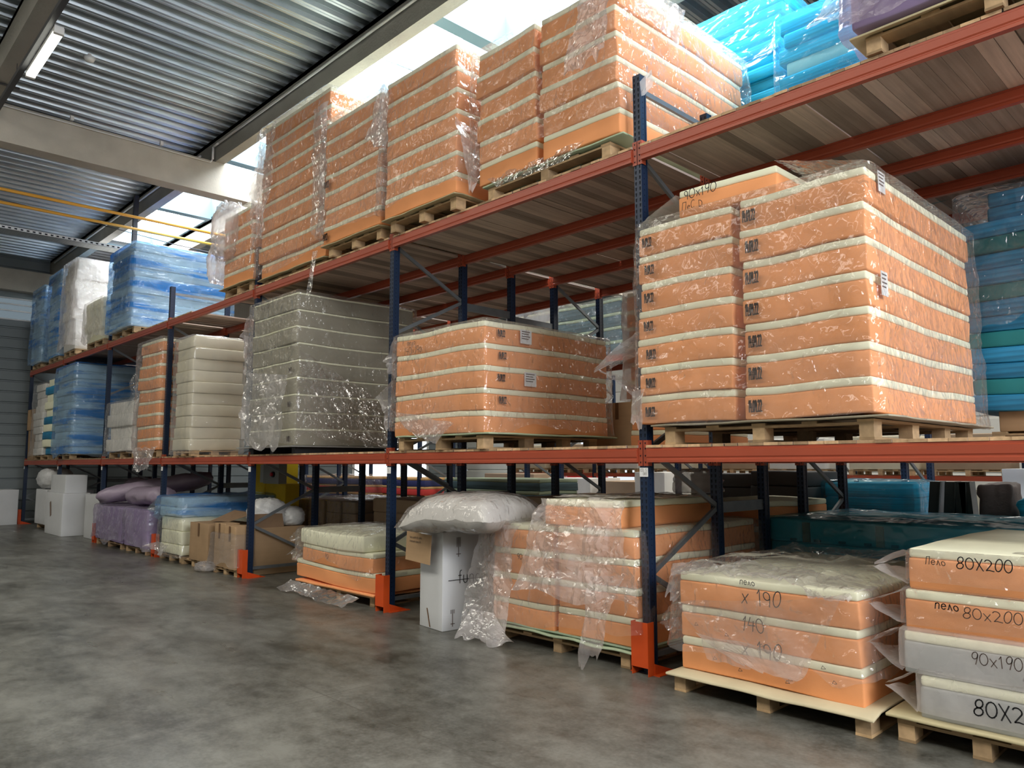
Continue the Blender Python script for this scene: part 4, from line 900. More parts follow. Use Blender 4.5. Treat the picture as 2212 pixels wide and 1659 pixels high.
# next rack row, across the rear aisle
for i in range(-1, 6):
    frame(i, 6.0, 7.05, 5.3, f'distant blue rack frame across the rear aisle, {POSN[i+1]}', 'frames of the rack across the rear aisle')
for bi in range(6):
    xr = -(bi-1)*LB; xl = xr-LB
    for z in (ZLOW, 3.63):
        for y in (5.97, 7.12):
            t = thing('rack_beam', f'distant orange beam across the rear aisle, {"low" if z < 2 else "high"}, {"front" if y < 6.5 else "rear"}, {BAYN[bi]}', 'rack beam', (xl, y, z), 'beams of the rack across the rear aisle')
            MB().box(xl+.05, xr-.05, y-.02, y+.03, z, z+.12).mk('beam', RACKO, t)
stack('pale wrapped stack on high level across the rear aisle', -7.9, -6.65, 6.02, 7.1, 3.752, 6, .22, 'grey', seed=231, nseg=(4, 4))
film_shell('clear film over the pale stack on the high level across the rear aisle', -7.95, -6.6, 5.98, 7.14, 3.752+1.33, 3.8, amp=.05, seed=232, m=FILMH, res=.07)
stack('teal striped stack on the high level across the rear aisle', -6.45, -4.85, 6.0, 7.1, 3.752, 4, .27, 'tealstripe', seed=235, nseg=(4, 4))
film_shell('clear film over the teal striped stack across the rear aisle', -6.5, -4.8, 5.96, 7.14, 3.752+1.10, 3.75, amp=.05, seed=236, m=FILM, res=.07)

# ---- on the floor, nearest: the 190 stack and the 80x200 stack
pallet('wooden pallet on the floor under the crumple-topped orange stack', .42, 1.86, -.24, 1.6, .001, h=.135, blocks=3)
sheet('cream foam sheet bent over the floor pallet of the crumple-topped stack', .38, 1.90, -.30, 1.7, .137, .02, mat('cream_sheet', (.62, .54, .36), .8, noise=(4, .08)), amp=.01, seed=2, droop=.03)
z0 = .165; ph = 'crumple-topped stack on the floor right of the first post'
L = stack(ph, .46, 1.80, -.19, 1.75, z0, 3, .238, seed=301, jit=.008)
writing('handwriting', 'nelo', (.98, -.222, z0+.675), XU, ZU, .045, INK, L[2], lw=.005)
writing('handwriting', 'x 190', (.99, -.222, z0+.545), XU, ZU, .10, INK, L[2], lw=.007, jit=.03)
writing('handwriting', '140', (.99, -.222, z0+.36), XU, ZU, .09, INK, L[1], lw=.007, jit=.05)
writing('handwriting', 'x 190', (.98, -.222, z0+.19), XU, ZU, .10, INK, L[0], lw=.008, jit=.03)
film_shell('thick crumpled film over the orange stack on the floor right of the first post', .42, 1.84, -.23, 1.8, z0+3*.238+.01, .36, amp=.04, off=.02, seed=302, top_amp=.10, hem_noise=.16, k=1.2, m=FILM)
film_patch('point of crumpled film hanging low on the front of the floor stack', (.62, -.26, .45), (1.50, -.26, .42), (.95, -.27, .30), (1.45, -.27, .22), amp=.03, seed=303, m=FILMH)
film_patch('milky film sheet lying over the middle front of the crumple-topped floor stack', (.48, -.25, .66), (1.72, -.25, .84), (.70, -.26, .34), (1.40, -.26, .26), nu=40, nv=26, amp=.05, seed=306, m=film_mat('half_milky_film', haze=.19, haze_col=(.93, .88, .88), rough=.12, bump=.7))
film_patch('wrinkled film heaped along the front top edge of the crumple-topped stack', (.40, .30, .925), (1.80, .30, .905), (.42, -.27, .90), (1.84, -.25, .86), nu=60, nv=26, amp=.13, seed=307, m=FILMH, belly=(0, 0, .04))
film_patch('film bulging left of the crumple-topped floor stack, upper', (.44, -.24, .93), (.44, .3, .93), (.36, -.24, .70), (.42, -.2, .66), amp=.05, seed=304, nu=14, nv=14, m=FILMH)
film_patch('film bulging left of the crumple-topped floor stack, lower', (.44, -.24, .66), (.44, .3, .62), (.33, -.24, .50), (.43, -.22, .38), amp=.05, seed=305, nu=14, nv=14)
def tri_mark(parent, x, y, z, s=.022):
    mb = MB(); P = [(x, z), (x+s*1.4, z+s*.2), (x+s*.5, z+s)]
    for a, b in zip(P, P[1:]+P[:1]):
        A = Vector((a[0], y, a[1])); B = Vector((b[0], y, b[1])); d = (B-A).normalized(); sd = Vector((-d.z, 0, d.x))*.0016
        mb.add([A-sd, B-sd, B+sd, A+sd], [(0, 1, 2, 3)])
    mb.mk('recycling_mark', INKG, parent)
rnd = random.Random(5)
for (x, z, k) in ((.60, .50, 1), (.85, .46, 1), (1.12, .43, 1), (1.55, .36, 1), (.75, .28, 0), (.95, .235, 0), (1.32, .24, 0), (1.30, .22, 0), (1.62, .28, 0)): tri_mark(L[k], x, -.224, z)
pallet('wooden pallet on the floor at the right edge of the picture', 1.98, 3.3, -.14, 1.7, .001, h=.14, blocks=4)
sheet('yellowed foam sheet on the floor pallet at the right edge', 1.93, 3.35, -.20, 1.8, .142, .022, YSHEET, amp=.015, seed=4)
z0 = .172; ph = 'floor stack at the right edge of the picture'
defs = [('grey', 2.12), ('grey', 2.035), ('orange', 2.05), ('orange', 2.085)]
LR = []
for k, (kd, x) in enumerate(defs):
    LR.append(mattress(f'{KW[kd]}, {["bottom", "second from bottom", "third from bottom", "top"][k]}, {ph}', x, 3.25, -.14+.01*k, 1.85, z0+k*.2515+.001, z0+(k+1)*.2515-.001, kd, 'mattresses '+ph, 310+k, top=.06))
writing('handwriting', '80X200', (2.37, -.165, z0+3*.2515+.15), XU, ZU, .065, INK, LR[3], lw=.006, jit=.03); writing('handwriting', 'Pelo', (2.20, -.165, z0+3*.2515+.16), XU, ZU, .042, INK, LR[3], lw=.004)
writing('handwriting', 'nelo', (2.24, -.172, z0+2*.2515+.155), XU, ZU, .05, INK, LR[2], lw=.006); writing('handwriting', '80x200', (2.39, -.172, z0+2*.2515+.12), XU, ZU, .06, INKG, LR[2], lw=.005, jit=.03, squeeze=1.15)
writing('handwriting', '90x190', (2.42, -.182, z0+1*.2515+.12), XU, ZU, .065, INKG, LR[1], lw=.005, jit=.03); writing('handwriting', 'Memo', (2.68, -.182, z0+1*.2515+.12), XU, ZU, .045, INKG, LR[1], lw=.004)
writing('handwriting', '4 iuno', (2.67, -.182, z0+1*.2515+.05), XU, ZU, .05, INKG, LR[1], lw=.005)
writing('handwriting', '80X200', (2.42, -.192, z0+.09), XU, ZU, .085, INK, LR[0], lw=.008, jit=.04)
ft = [(2.085, .955, 1.15), (2.05, .71, .92), (2.035, .45, .68), (2.12, .20, .44)]
for k, (x, a, b_) in enumerate(ft):
    nm = ['top', 'second from top', 'third from top', 'bottom'][k]
    film_patch(f'pointed film bag end at the {nm} mattress at the right edge', (x, -.16, b_), (x, .4, b_), (x-.20, -.18, (a+b_)/2+.01), (x-.16, -.05, (a+b_)/2+.02), amp=.035, seed=320+k, nu=14, nv=12, m=FILMH)
    film_patch(f'lower bag fold at the {nm} mattress at the right edge', (x-.195, -.18, (a+b_)/2), (x-.155, -.05, (a+b_)/2), (x, -.16, a), (x, .4, a), amp=.035, seed=330+k, nu=14, nv=12, m=FILMH)
    film_shell(f'clear film bag round the {nm} mattress at the right edge', x-.012, 3.27, -.165+.01*(3-k)-.012, 1.88, b_+.006, a+.012, amp=.016, off=.004, seed=340+k, top_amp=.012, hem_noise=.02, flare=0, m=FILM if k < 2 else FILMH)

# ---- orange stack on the floor left of the first post
pallet('wooden pallet on the floor under the wide orange stack behind draped film', -1.80, -.16, -.02, 1.6, .001, h=.12, blocks=3)
sheet('wavy pale green foam layers under the wide orange floor stack', -1.82, -.06, -.09, 1.8, .122, .02, GREENSH, amp=.03, seed=5); sheet('lower wavy green foam layer under the wide orange floor stack', -1.80, -.03, -.07, 1.8, .168, .016, mat('green_sheet', (.36, .46, .33), .8), amp=.01, seed=6)
z0 = .186
La2 = stack('left column of the wide floor stack left of first post', -1.80, -.98, -.07, 1.9, z0, 4, .237, seed=401, jit=.015)
Lb2 = stack('right column of the wide floor stack left of first post', -.93, -.055, -.06, 1.95, z0, 4, .2385, seed=405, jit=.012)
mtop = mattress('orange foam mattress on top of the wide floor stack left of the first post', -1.10, -.24, -.05, 1.62, z0+4*.2385+.004, z0+5*.2385, 'orange', 'mattresses on top of the wide floor stack', 411)
writing('handwriting', '90', (-1.42, -.10, .80), XU, ZU, .05, INK, La2[2], lw=.005)
film_shell('crumpled clear film over the wide orange floor stack', -1.85, -.02, -.13, 1.98, z0+4*.2385+.0, .25, amp=.05, off=.02, seed=421, m=FILM, top_amp=.03, hem_noise=.12, k=1.2)
film_patch('milky film draped over the top mattress of the wide floor stack', (-1.16, -.10, 1.39), (-.16, -.10, 1.40), (-1.30, -.24, .62), (.03, -.22, .58), nu=40, nv=34, amp=.09, seed=422, m=FILMH, belly=(0, -.05, 0))
film_patch('milky film hanging down the left side of the wide floor stack', (-1.90, -.14, 1.12), (-1.35, -.16, 1.12), (-2.02, -.30, .02), (-1.50, -.22, .12), nu=24, nv=40, amp=.08, seed=423, m=FILMH)
film_patch('tail of film trailing on the floor left of the wide orange stack', (-1.92, -.26, .30), (-1.62, -.24, .30), (-1.98, -.46, .02), (-1.30, -.30, .03), nu=24, nv=20, amp=.05, seed=424, m=FILMH)
film_patch('ribbon of film hanging down in front of the wide floor stack near the post', (-.42, -.22, .75), (-.10, -.20, .8), (-.46, -.33, .04), (-.30, -.30, .03), nu=14, nv=40, amp=.05, seed=425, m=FILMH)
film_patch('film puffed out in front of the first post near the floor stack', (-.10, -.16, .98), (.04, -.14, .90), (-.06, -.22, .55), (.10, -.20, .62), nu=14, nv=20, amp=.05, seed=426, m=FILM)
film_patch('loose milky film lying on top of the wide floor stack', (-1.05, .0, 1.395), (-.1, .0, 1.40), (-1.0, 1.2, 1.40), (.0, 1.2, 1.40), nu=24, nv=24, amp=.04, seed=427, m=FILMH)
# orange stack further back in the same bay, seen beside the post
stack('rear floor stack right of the wide one', -.02-.9, .0-.05, 2.15, 3.6, .001, 5, .26, seed=431, nseg=(4, 4))
stack('brown wrapped stack behind the wide orange one on the floor', -3.7, -1.3, 2.3, 3.7, .001, 5, .252, 'brown', seed=433, nseg=(4, 4))
blob('film_bundle', 'puff of milky film standing on the wide floor stack behind the first post', 'plastic film', (-.30, 1.3, 1.48), (.20, .25, .16), FILMH, 9, .3)

# ---- white printed box with quilt bag on it
bx = thing('white_box', 'tall white printed carton carrying a quilt bag beside the second post', 'box', (-2.42, -.2, .001))
V, F = rgrid(-2.80, -2.36, -.24, .36, .001, 1.0, .006, 4, 4, 6)
a = .12
mk('box_body', V, F, WBOX, bx, True)
V = None
writing('printed_word', 'funcc', (-2.352, -.05, .47), YU, ZU, .13, INK, bx, lw=.008, squeeze=1.0)
MB().box(-2.3555, -2.3515, -.17, .33, .502, .508).mk('printed_line', INK, bx)
b = MB()
for k in range(4): b.box(-2.3555, -2.3535, -.07+.014*k, -.066+.014*k, .84, .94)
b.box(-2.3555, -2.3535, -.05, -.044, .74, .84).box(-2.3555, -2.3535, -.075, -.02, .765, .772); b.mk('printed_symbol', INKG, bx)
b = MB()
for k in range(4): b.box(-2.3555, -2.3535, -.14+.014*k, -.136+.014*k, .17, .21)
b.box(-2.3555, -2.3535, -.12, -.114, .04, .17).box(-2.3555, -2.3535, -.14, -.09, .065, .072); b.mk('printed_symbol', INKG, bx)
MB().add([(-2.66, -.2435, .20), (-2.64, -.2435, .20), (-2.58, -.2435, .015), (-2.60, -.2435, .015)], [(0, 3, 2, 1)]).mk('tape_strip', TAPE, bx)
bx.rotation_euler = (0, 0, math.radians(-6)); 
fl = thing('cardboard_sign', 'brown cardboard flap with handwriting fixed to the white carton', 'sign', (-2.62, -.34, .72))
MB().obox((-2.66, -.335, .83), (.215, -.004, -.012), (0, .004, 0), (.012, 0, .15)).mk('card_panel', CARD, fl)
writing('handwriting', 'tale a larem est srderu', (-2.80, -.3445, .925), (.9995, -.024, -.03), ZU, .026, INKG, fl, lw=.0025, squeeze=.62, jit=.1)
writing('handwriting', 'ecroun sans rosana etot', (-2.80, -.3445, .885), (.9995, -.024, -.03), ZU, .024, INKG, fl, lw=.0025, squeeze=.62, jit=.1)
def pillow_bag(name, label, c, sx, sy, sz, mcore, mfilm, rot=0, seed=1):
    root = thing(name, label, 'quilt bag', tuple(c))
    U = np.linspace(-1, 1, 41); V = []; F = []
    for side in (1, -1):
        for a in U:
            for b_ in U:
                h = ((1-abs(a)**5)*(1-abs(b_)**4))**.5; V.append((a*sx, b_*sy, side*sz*h if side > 0 else -sz*.55*h))
    V = np.array(V); n = 41
    for s in (0, 1):
        for i in range(n-1):
            for j in range(n-1):
                q = (s*n*n+i*n+j, s*n*n+(i+1)*n+j, s*n*n+(i+1)*n+j+1, s*n*n+i*n+j+1); F.append(q if s == 0 else q[::-1])
    V[:, 2] += .035*(crumple(V*1.1+seed, seed, 1.2)-.4) - .10*(V[:, 0]/sx)**2*(V[:, 0] < 0)
    V += np.array(c); mk('quilt', V, F, mcore, root, True)
    V2 = V.copy(); V2 = (V2-np.array(c))*np.array([1.07, 1.05, 1.06])+np.array(c); V2[:, 2] += .02*(crumple(V2*2, seed+3, 1.6)-.4)
    mk('film_bag', V2, F, mfilm, root, True)
    if rot: root.rotation_euler = rot
    return root
pillow_bag('quilt_bag', 'white quilt in a clear bag lying on the tall white carton', (-2.12, -.08, 1.155), .58, .46, .235, DOWN, FILM, (0, math.radians(0), math.radians(8)), 3)
blob('film_bundle', 'crumpled film wad between the quilt bag and the white carton', 'plastic film', (-2.62, -.12, 1.02), (.16, .12, .03), FILMH, 12, .3)

# ---- orange and cream stack behind the second post
pallet('wooden pallet on the floor under the sagging orange and cream stack', -5.60, -3.98, .02, 1.6, .001, h=.13, blocks=3)
sheet('stack of thin orange foam sheets under the sagging stack', -5.72, -3.84, -.09, 1.8, .133, .03, ORANGE, amp=.015, seed=7)
sagm = lambda V: -.02*np.sin((V[:, 0]+5.3)*1.9)
ph = 'sagging stack on the floor behind the second post'
L = [mattress(f'{KW["orange"]}, bottom, {ph}', -5.76, -3.80, -.05, 2.0, .190, .420, 'orange', 'mattresses '+ph, 501, sag=sagm),
     mattress(f'{KW["orange"]}, middle, {ph}', -5.58, -3.90, -.07, 1.95, .422, .645, 'orange', 'mattresses '+ph, 502, sag=sagm, top=.06),
     mattress(f'{KW["cream"]}, on top, {ph}', -5.60, -4.08, -.09, 1.95, .647, .84, 'cream', 'mattresses '+ph, 503, sag=sagm)]
writing('handwriting', '90', (-4.95, -.095, .50), XU, ZU, .06, INKG, L[1], lw=.005)
film_shell('clear film over the sagging orange and cream floor stack', -5.64, -3.86, -.13, 2.0, .855, .42, amp=.05, seed=511, hem_noise=.12, m=FILM)
film_patch('film ear left of the cream mattress of the sagging stack', (-5.62, -.10, .82), (-5.62, .3, .82), (-5.86, -.12, .70), (-5.64, -.10, .62), amp=.04, seed=512, nu=14, nv=14)
film_patch('film ear left of the middle mattress of the sagging stack', (-5.62, -.10, .62), (-5.62, .3, .62), (-5.88, -.12, .48), (-5.68, -.10, .42), amp=.04, seed=513, nu=14, nv=14)
film_patch('crumpled film lying on the floor before the sagging stack', (-5.85, -.08, .14), (-4.1, -.12, .12), (-5.92, -.28, .03), (-4.15, -.30, .025), nu=50, nv=12, amp=.05, seed=514, m=FILMH)
# shelf bay three: cartons
pallet('wooden pallet on the floor under the wrapped tall cartons', -8.35, -7.50, -.10, .14, .001, h=.10)
carton('tall brown carton wrapped in film, left one of the pair by the third post', -8.32, -7.93, -.12, .12, .103, .78, rot=0)
carton('tall brown carton wrapped in film, right one of the pair by the third post', -7.90, -7.50, -.14, .11, .103, .76)
film_shell('stretch film round the pair of tall cartons by the third post', -8.36, -7.46, -.17, .15, .62, .12, amp=.03, seed=601, m=FILMS)
carton('long open brown carton with raised flap behind the third post', -8.52, -7.475, .16, 1.0, .001, .72, tape=False, flaps=[((-7.485, .17, .722), (-7.485, .64, .722), (-7.475, .02, .94), (-7.475, .60, .93))])
for q in range(1): 
    c = carton(('brown carton on the floor right of the blue-topped stack', 'brown carton behind the tall wrapped pair')[q], (-9.32, -8.62)[q], (-8.58, -7.9)[q], (-.12, .55)[q], (.55, 1.1)[q], (.12, .12)[q], (.74, .72)[q],
               flaps=[((-9.0, .1, .76), (-8.3, .1, .78), (-9.0, .5, .92), (-8.2, .5, .90))] if q == 0 else None)
pallet('wooden pallet under the brown carton right of the blue-topped stack', -9.75, -8.75, -.08, .8, .001, h=.115)
blob('plastic_bag', 'white crumpled bag on the long carton behind the third post', 'bag', (-7.80, .50, .93), (.28, .28, .22), BAG, 15, .25, flat=.9)
blob('plastic_bag', 'grey knotted bag at the right end of the long carton', 'bag', (-7.74, .86, .86), (.28, .20, .16), BAG, 17, .25, flat=.85)
blob('film_bundle', 'wad of film on the floor beside the wrapped carton pair', 'plastic film', (-8.42, -.2, .07), (.2, .14, .09), FILMH, 19, .35)
MB().bar((-8.85, -.22, .06), (-8.45, -.18, .10), .03, .012).mk('wooden_lath', WOODX); tag(bpy.data.objects['wooden_lath'], 'pale wooden lath sticking out of the film wad on the floor', 'lath')
# blue and cream stack
pallet('wooden pallet on the floor under the blue-topped cream stack', -10.85, -9.80, -.06, 1.4, .001, h=.12)
ph = 'blue-topped stack on the floor in the fourth bay'
for k, (kd, a, b_, z, zz) in enumerate((('cream', -10.75, -9.72, .123, .30), ('cream', -10.70, -9.72, .302, .54), ('cream', -10.70, -9.74, .542, .78), ('bluegrey', -10.82, -9.78, .782, .95), ('bluegrey', -10.82, -9.78, .952, 1.12))):
    mattress(f'{KW[kd]}, {["bottom", "second", "third", "fourth", "top"][k]}, {ph}', a, b_, -.10, 1.95, z, zz, kd, 'mattresses '+ph, 610+k, nseg=(5, 5))
film_shell('pale blue film over the blue-topped floor stack', -10.86, -9.74, -.14, 1.98, 1.135, .80, amp=.05, seed=621, m=FILMB, hem_noise=.1)
film_shell('clear film over the cream part of the blue-topped floor stack', -10.76, -9.69, -.13, 1.98, .77, .12, amp=.05, seed=622, hem_noise=.05)
film_patch('blue film corner flaring left of the blue-topped floor stack', (-10.85, -.14, 1.1), (-10.85, .3, 1.1), (-11.35, -.18, .88), (-10.9, -.16, .78), amp=.06, seed=623, m=FILMB, nu=14, nv=14)
film_patch('film corner flaring at the foot of the blue-topped floor stack', (-10.75, -.14, .32), (-10.2, -.16, .3), (-11.2, -.25, .22), (-10.3, -.22, .12), amp=.05, seed=624, m=FILMH, nu=14, nv=14)
# mauve wrapped goods
for q, (a, b_, nm) in enumerate(((-14.55, -12.75, 'left'), (-12.60, -11.30, 'right'))):
    pallet(f'wooden pallet on the floor under the {nm} mauve foam stack', a+.02, b_-.1, -.10, .9, .001, h=.12)
    stack(f'{nm} mauve stack on the floor in the fifth bay', a, b_, -.12, 1.1, .123, 1, .712, 'purple', seed=631+q, jit=.02, nseg=(5, 5))
    film_shell(f'grey mauve film over the {nm} mauve floor stack', a-.04, b_+.04, -.16, 1.15, .85, .16, amp=.04, seed=641+q, m=FILMP)
def roll(name, label, a, b_, r, m, seed=1, sq=.7):
    a, b_ = Vector(a), Vector(b_); d = (b_-a).normalized(); u = d.cross(Vector((0, 0, 1))).normalized(); v = u.cross(d); V = []; n = 28; NL = 22
    for i in range(NL+1):
        t = i/NL; e = (1-abs(2*t-1)**6)**.5
        for k in range(n):
            an = 2*math.pi*k/n; p = a+(b_-a)*t+(u*math.cos(an)*r+v*math.sin(an)*r*sq)*max(.05, e); V.append(p[:])
    V = np.array(V); V += ((crumple(V*1.5+seed, seed)-.4)*.06)[:, None]
    F = [(i*n+k, i*n+(k+1) % n, (i+1)*n+(k+1) % n, (i+1)*n+k) for i in range(NL) for k in range(n)]
    o = mk(name, V, F, m, None, True); return tag(o, label, 'roll')
roll('wrapped_roll', 'mauve wrapped foam roll slanting up over the left mauve stack', (-14.2, -.25, 1.0), (-12.6, 1.6, 1.42), .34, PINKBAG, 3, .55)
roll('wrapped_roll', 'shiny mauve wrapped roll lying on the right mauve stack', (-13.0, .1, 1.06), (-11.3, .2, 1.10), .26, PINKBAG, 4, .7)
# white boxes at the far left
WB = [('large white carton with torn tape, front of the pile near the sixth post', -18.4, -16.85, -.24, .35, .001, 1.02, .3), ('white carton on top of the large one near the sixth post', -18.3, -16.95, -.18, .30, 1.022, 1.46, .2),
      ('white carton beside the fourth orange post guard', -16.3, -15.2, .1, 1.1, .001, 1.02, 0), ('white carton on a pallet against the last rack bay', -20.6, -19.5, .0, .9, .12, 1.05, .2),
      ('white carton on a pallet left of the large torn one', -19.45, -18.6, .05, .9, .12, 1.04, 0), ('single white carton against the grey wall at the far left', -22.95, -21.98, -1.35, -.14, .001, 1.0, -.1),
      ('second white carton by the grey wall at the left picture edge', -22.95, -22.0, -2.6, -1.45, .001, 1.0, 0)]
for nm, a, b_, c, d, z, zz, rt in WB:
    w = carton(nm, a, b_, c, d, z, zz, WBOX, rot=0, tape=False, name='white_box', group='white cartons at the far left'); 
    if rt == .3: MB().obox((-17.9, -.249, .62), (.05, 0, -.17), (0, .002, 0), (.05, 0, .02)).mk('tape_strip', TAPE, w)
pallet('wooden pallet under the white cartons of the last rack bay', -20.5, -18.8, .05, .9, .001, h=.115)
blob('plastic_bag', 'round white bag on the cartons beside the left wall', 'bag', (-20.0, .3, 1.33), (.55, .4, .30), BAG, 31, .15, flat=.9)
blob('plastic_bag', 'grey bag behind the white cartons of the sixth bay', 'bag', (-15.9, 1.3, 1.15), (.7, .4, .25), PINKBAG, 33, .15)

# ---- floor level, behind: seen under the middle shelf
stack('brown strapped stack on the floor behind the third bay', -10.0, -7.75, 2.12, 3.8, .001, 5, .208, 'brown', seed=701, nseg=(5, 5))
film_shell('clear film over the brown strapped stack', -10.05, -7.70, 2.08, 3.84, 1.05, .3, amp=.04, seed=702)
for k, x in enumerate((-9.4, -8.75, -8.2)):
    MB().box(x, x+.06, 2.085, 2.095, .02, 1.045).mk('strap', TAPE)
for k, o in enumerate([o for o in bpy.data.objects if o.name.startswith('strap')]): tag(o, f'brown packing strap down the brown stack, {["left", "middle", "right"][k]} one', 'strap', 'packing straps')
stack('long brown wrapped stack on the floor behind the second bay', -7.2, -4.2, 2.12, 3.8, .001, 5, .226, 'brown', seed=705, nseg=(5, 5))
stack('stack across the rear aisle by the open door', -16.6, -13.5, 6.05, 7.0, .12, 6, .21, ['red', 'navy'], seed=711, nseg=(4, 4), group='striped mattresses across the rear aisle')
stack('second striped stack across the rear aisle', -12.7, -10.9, 6.05, 7.0, .12, 6, .21, ['red', 'navy'], seed=715, nseg=(4, 4), group='striped mattresses across the rear aisle, second stack')
pallet('distant pallet under the red striped stack by the open door', -16.6, -13.5, 6.1, 6.95, .001, h=.115); pallet('distant pallet under the second red striped stack', -12.7, -10.9, 6.1, 6.95, .001, h=.115)
film_shell('clear film over the red striped stack by the open door', -16.65, -13.45, 6.0, 7.05, 1.40, .4, amp=.04, seed=716, res=.08)
stack('floor stack behind rear posts of the second bay', -8.0, -5.35, 4.3, 5.3, .001, 7, .205, 'tealstripe', seed=721, nseg=(4, 4))
stack('dark stack behind the rear posts of the first bay', -2.6, -1.55, 4.7, 5.6, .001, 8, .195, 'dark', seed=731, nseg=(4, 4))
stack('second dark stack behind the rear posts of the first bay', -1.5, -.7, 4.5, 5.5, .001, 8, .20, 'dark', seed=735, nseg=(4, 4))
stack('floor stack behind rear posts, right of first post', -1.22+.55, .45, 5.0, 5.85, .001, 8, .181, 'cyan', seed=741, nseg=(4, 4))
film_shell('blue tinted film round the blue stack behind the rear posts', -1.26+.55, .49, 4.96, 5.89, 1.46, .2, amp=.03, seed=742, m=FILMC, res=.06)
ph = 'teal tufted stack on the floor under the first bay'
L = stack(ph, -.02, 2.9, 2.15, 3.85, .001, 5, .228, 'teal', seed=751, jit=.015, nseg=(8, 6))
film_shell('blue tinted film over the teal tufted floor stack', -.06, 2.94, 2.11, 3.9, 1.15, .5, amp=.03, seed=752, m=FILMC)
for q in (3, 4):
    for k in range(8): MB().box(.22+k*.24, .28+k*.24, 2.125, 2.16, .001+q*.228+.02, .001+q*.228+.045).mk('tuft', GREENMARK, L[q])
for x in (.35, 1.05, 2.0): MB().box(x, x+.07, 2.12, 2.16, .93, 1.12).mk('tape_strip', TAPE, L[4])
# leaning black panels
for k, (x, l, w) in enumerate(((.56, .10, .07), (.76, .08, .07), (.96, .03, .06), (1.14, -.05, .07))):
    t = thing('black_panel', f'dark padded panel leaning in a row behind the rear posts, {["first from left", "second from left", "third from left", "rightmost"][k]}', 'panel', (x, 4.8, 0), 'leaning dark panels')
    MB().obox((x+l, 4.95, .74), (.055, 0, 0), (0, .1, 0), (l*.8, 0, .74)).mk('panel_body', BLACKP, t)
    MB().obox((x+l+.06, 4.95, .74), (.004, 0, 0), (0, .11, 0), (l*.8, 0, .745)).mk('panel_cover', mat('shiny_black_film', (.05, .06, .055), .2), t)
V, F = rgrid(1.24, 1.60, 4.6, 4.95, .001, 1.46, .04, 14, 8, 20); V += ((crumple(V*1.4, 77)-.4)*.06)[:, None]
o = mk('draped_panel', V, F, BROWNC, None, True); tag(o, 'panel hung with dark brown wrinkled cloth beside the leaning black panels', 'panel')
V, F = rgrid(1.72, 2.4, 4.2, 4.9, .001, 1.33, .05, 10, 10, 16); V += ((crumple(V*1.2, 78)-.4)*.08)[:, None]
o = mk('wrapped_bundle', V, F, CYAN, None, True); tag(o, 'bright blue wrapped bundle at the right picture edge behind the rack', 'bundle')
# brightly lit far hall: white packs, brown ones, rack with orange beam
for k, (a, b_, y, z1, kd, nm) in enumerate(((-9.6, -8.2, 9, 1.36, 'white', 'bright white pack far behind the second bay'), (-8.0, -7.0, 9.2, 1.30, 'brown', 'brown pack beside the far white packs'), (-6.7, -5.9, 8.8, 1.52, 'white', 'bright white pack far behind the first post'),
                                  (-12.6, -10.6, 9.5, 1.45, 'brown', 'long brown pack far behind the second bay'), (-5.2, -4.5, 9.0, 1.4, 'ivory', 'ivory pack far behind the first bay'))):
    stack(nm, a, b_, y, y+1.2, .001, 1, z1, kd, seed=801+k, nseg=(3, 3))
for i in range(-1, 5): frame(i, 12.6, 13.6, 4.5, f'farthest blue rack frame in the lit hall, {POSN[i+1]}', 'frames of the farthest rack')
for bi in range(5):
    xr = -(bi-1)*LB; xl = xr-LB
    t = thing('rack_beam', f'farthest orange rack beam in the lit hall, {BAYN[bi]}', 'rack beam', (xl, 12.6, 1.36), 'beams of the farthest rack')
    MB().box(xl+.05, xr-.05, 12.56, 12.61, 1.34, 1.44).mk('beam', RACKO, t)
    t = thing('rack_beam', f'farthest orange rear beam in the lit hall, {BAYN[bi]}', 'rack beam', (xl, 13.6, 1.36), 'rear beams of the farthest rack')
    MB().box(xl+.05, xr-.05, 13.66, 13.71, 1.34, 1.44).mk('beam', RACKO, t)
    for q in range(2):
        a = xl+.25+q*1.75
        pallet(f'distant pallet on the farthest rack, {("left", "right")[q]} half of the {BAYN[bi]}', a, a+1.4, 12.6, 13.7, 1.441, h=.13)
        stack(f'farthest rack, {("left", "right")[q]} half, {BAYN[bi]}', a, a+1.4, 12.62, 13.65, 1.573, 1, .75, ('white', 'ivory', 'brown')[(bi+q) % 3], seed=840+bi*2+q, nseg=(2, 2))
        stack(f'on floor under farthest rack, {("left", "right")[q]} half, {BAYN[bi]}', a, a+1.3, 12.7, 13.6, .001, 1, 1.08, ('brown', 'white', 'ivory')[(bi+q) % 3], seed=860+bi*2+q, nseg=(2, 2))
carton('tall white carton far behind the right end of the rack', .70, 1.9, 8.0, 9.0, .001, 1.62, WBOX, tape=False, name='white_box')
# the red lorry cab outside the far door
t = thing('red_lorry', 'red lorry cab standing outside the far door', 'lorry', (-14.9, YF-1.2, 0))
V, F = rgrid(-15.6, -14.4, YF-1.9, YF-.4, .35, 2.4, .3, 8, 8, 8); mk('cab', V, F, REDP, t, True)
MB().box(-15.4, -14.6, YF-1.93, YF-1.89, 1.35, 2.0).mk('windscreen', mat('dark_glass', (.02, .03, .04), .1), t)
for x in (-15.45, -14.55): MB().tube((x-.12, YF-1.5, .4), (x+.12, YF-1.5, .4), .4, 20).mk('wheel', mat('tyre', (.02, .02, .02), .8), t)

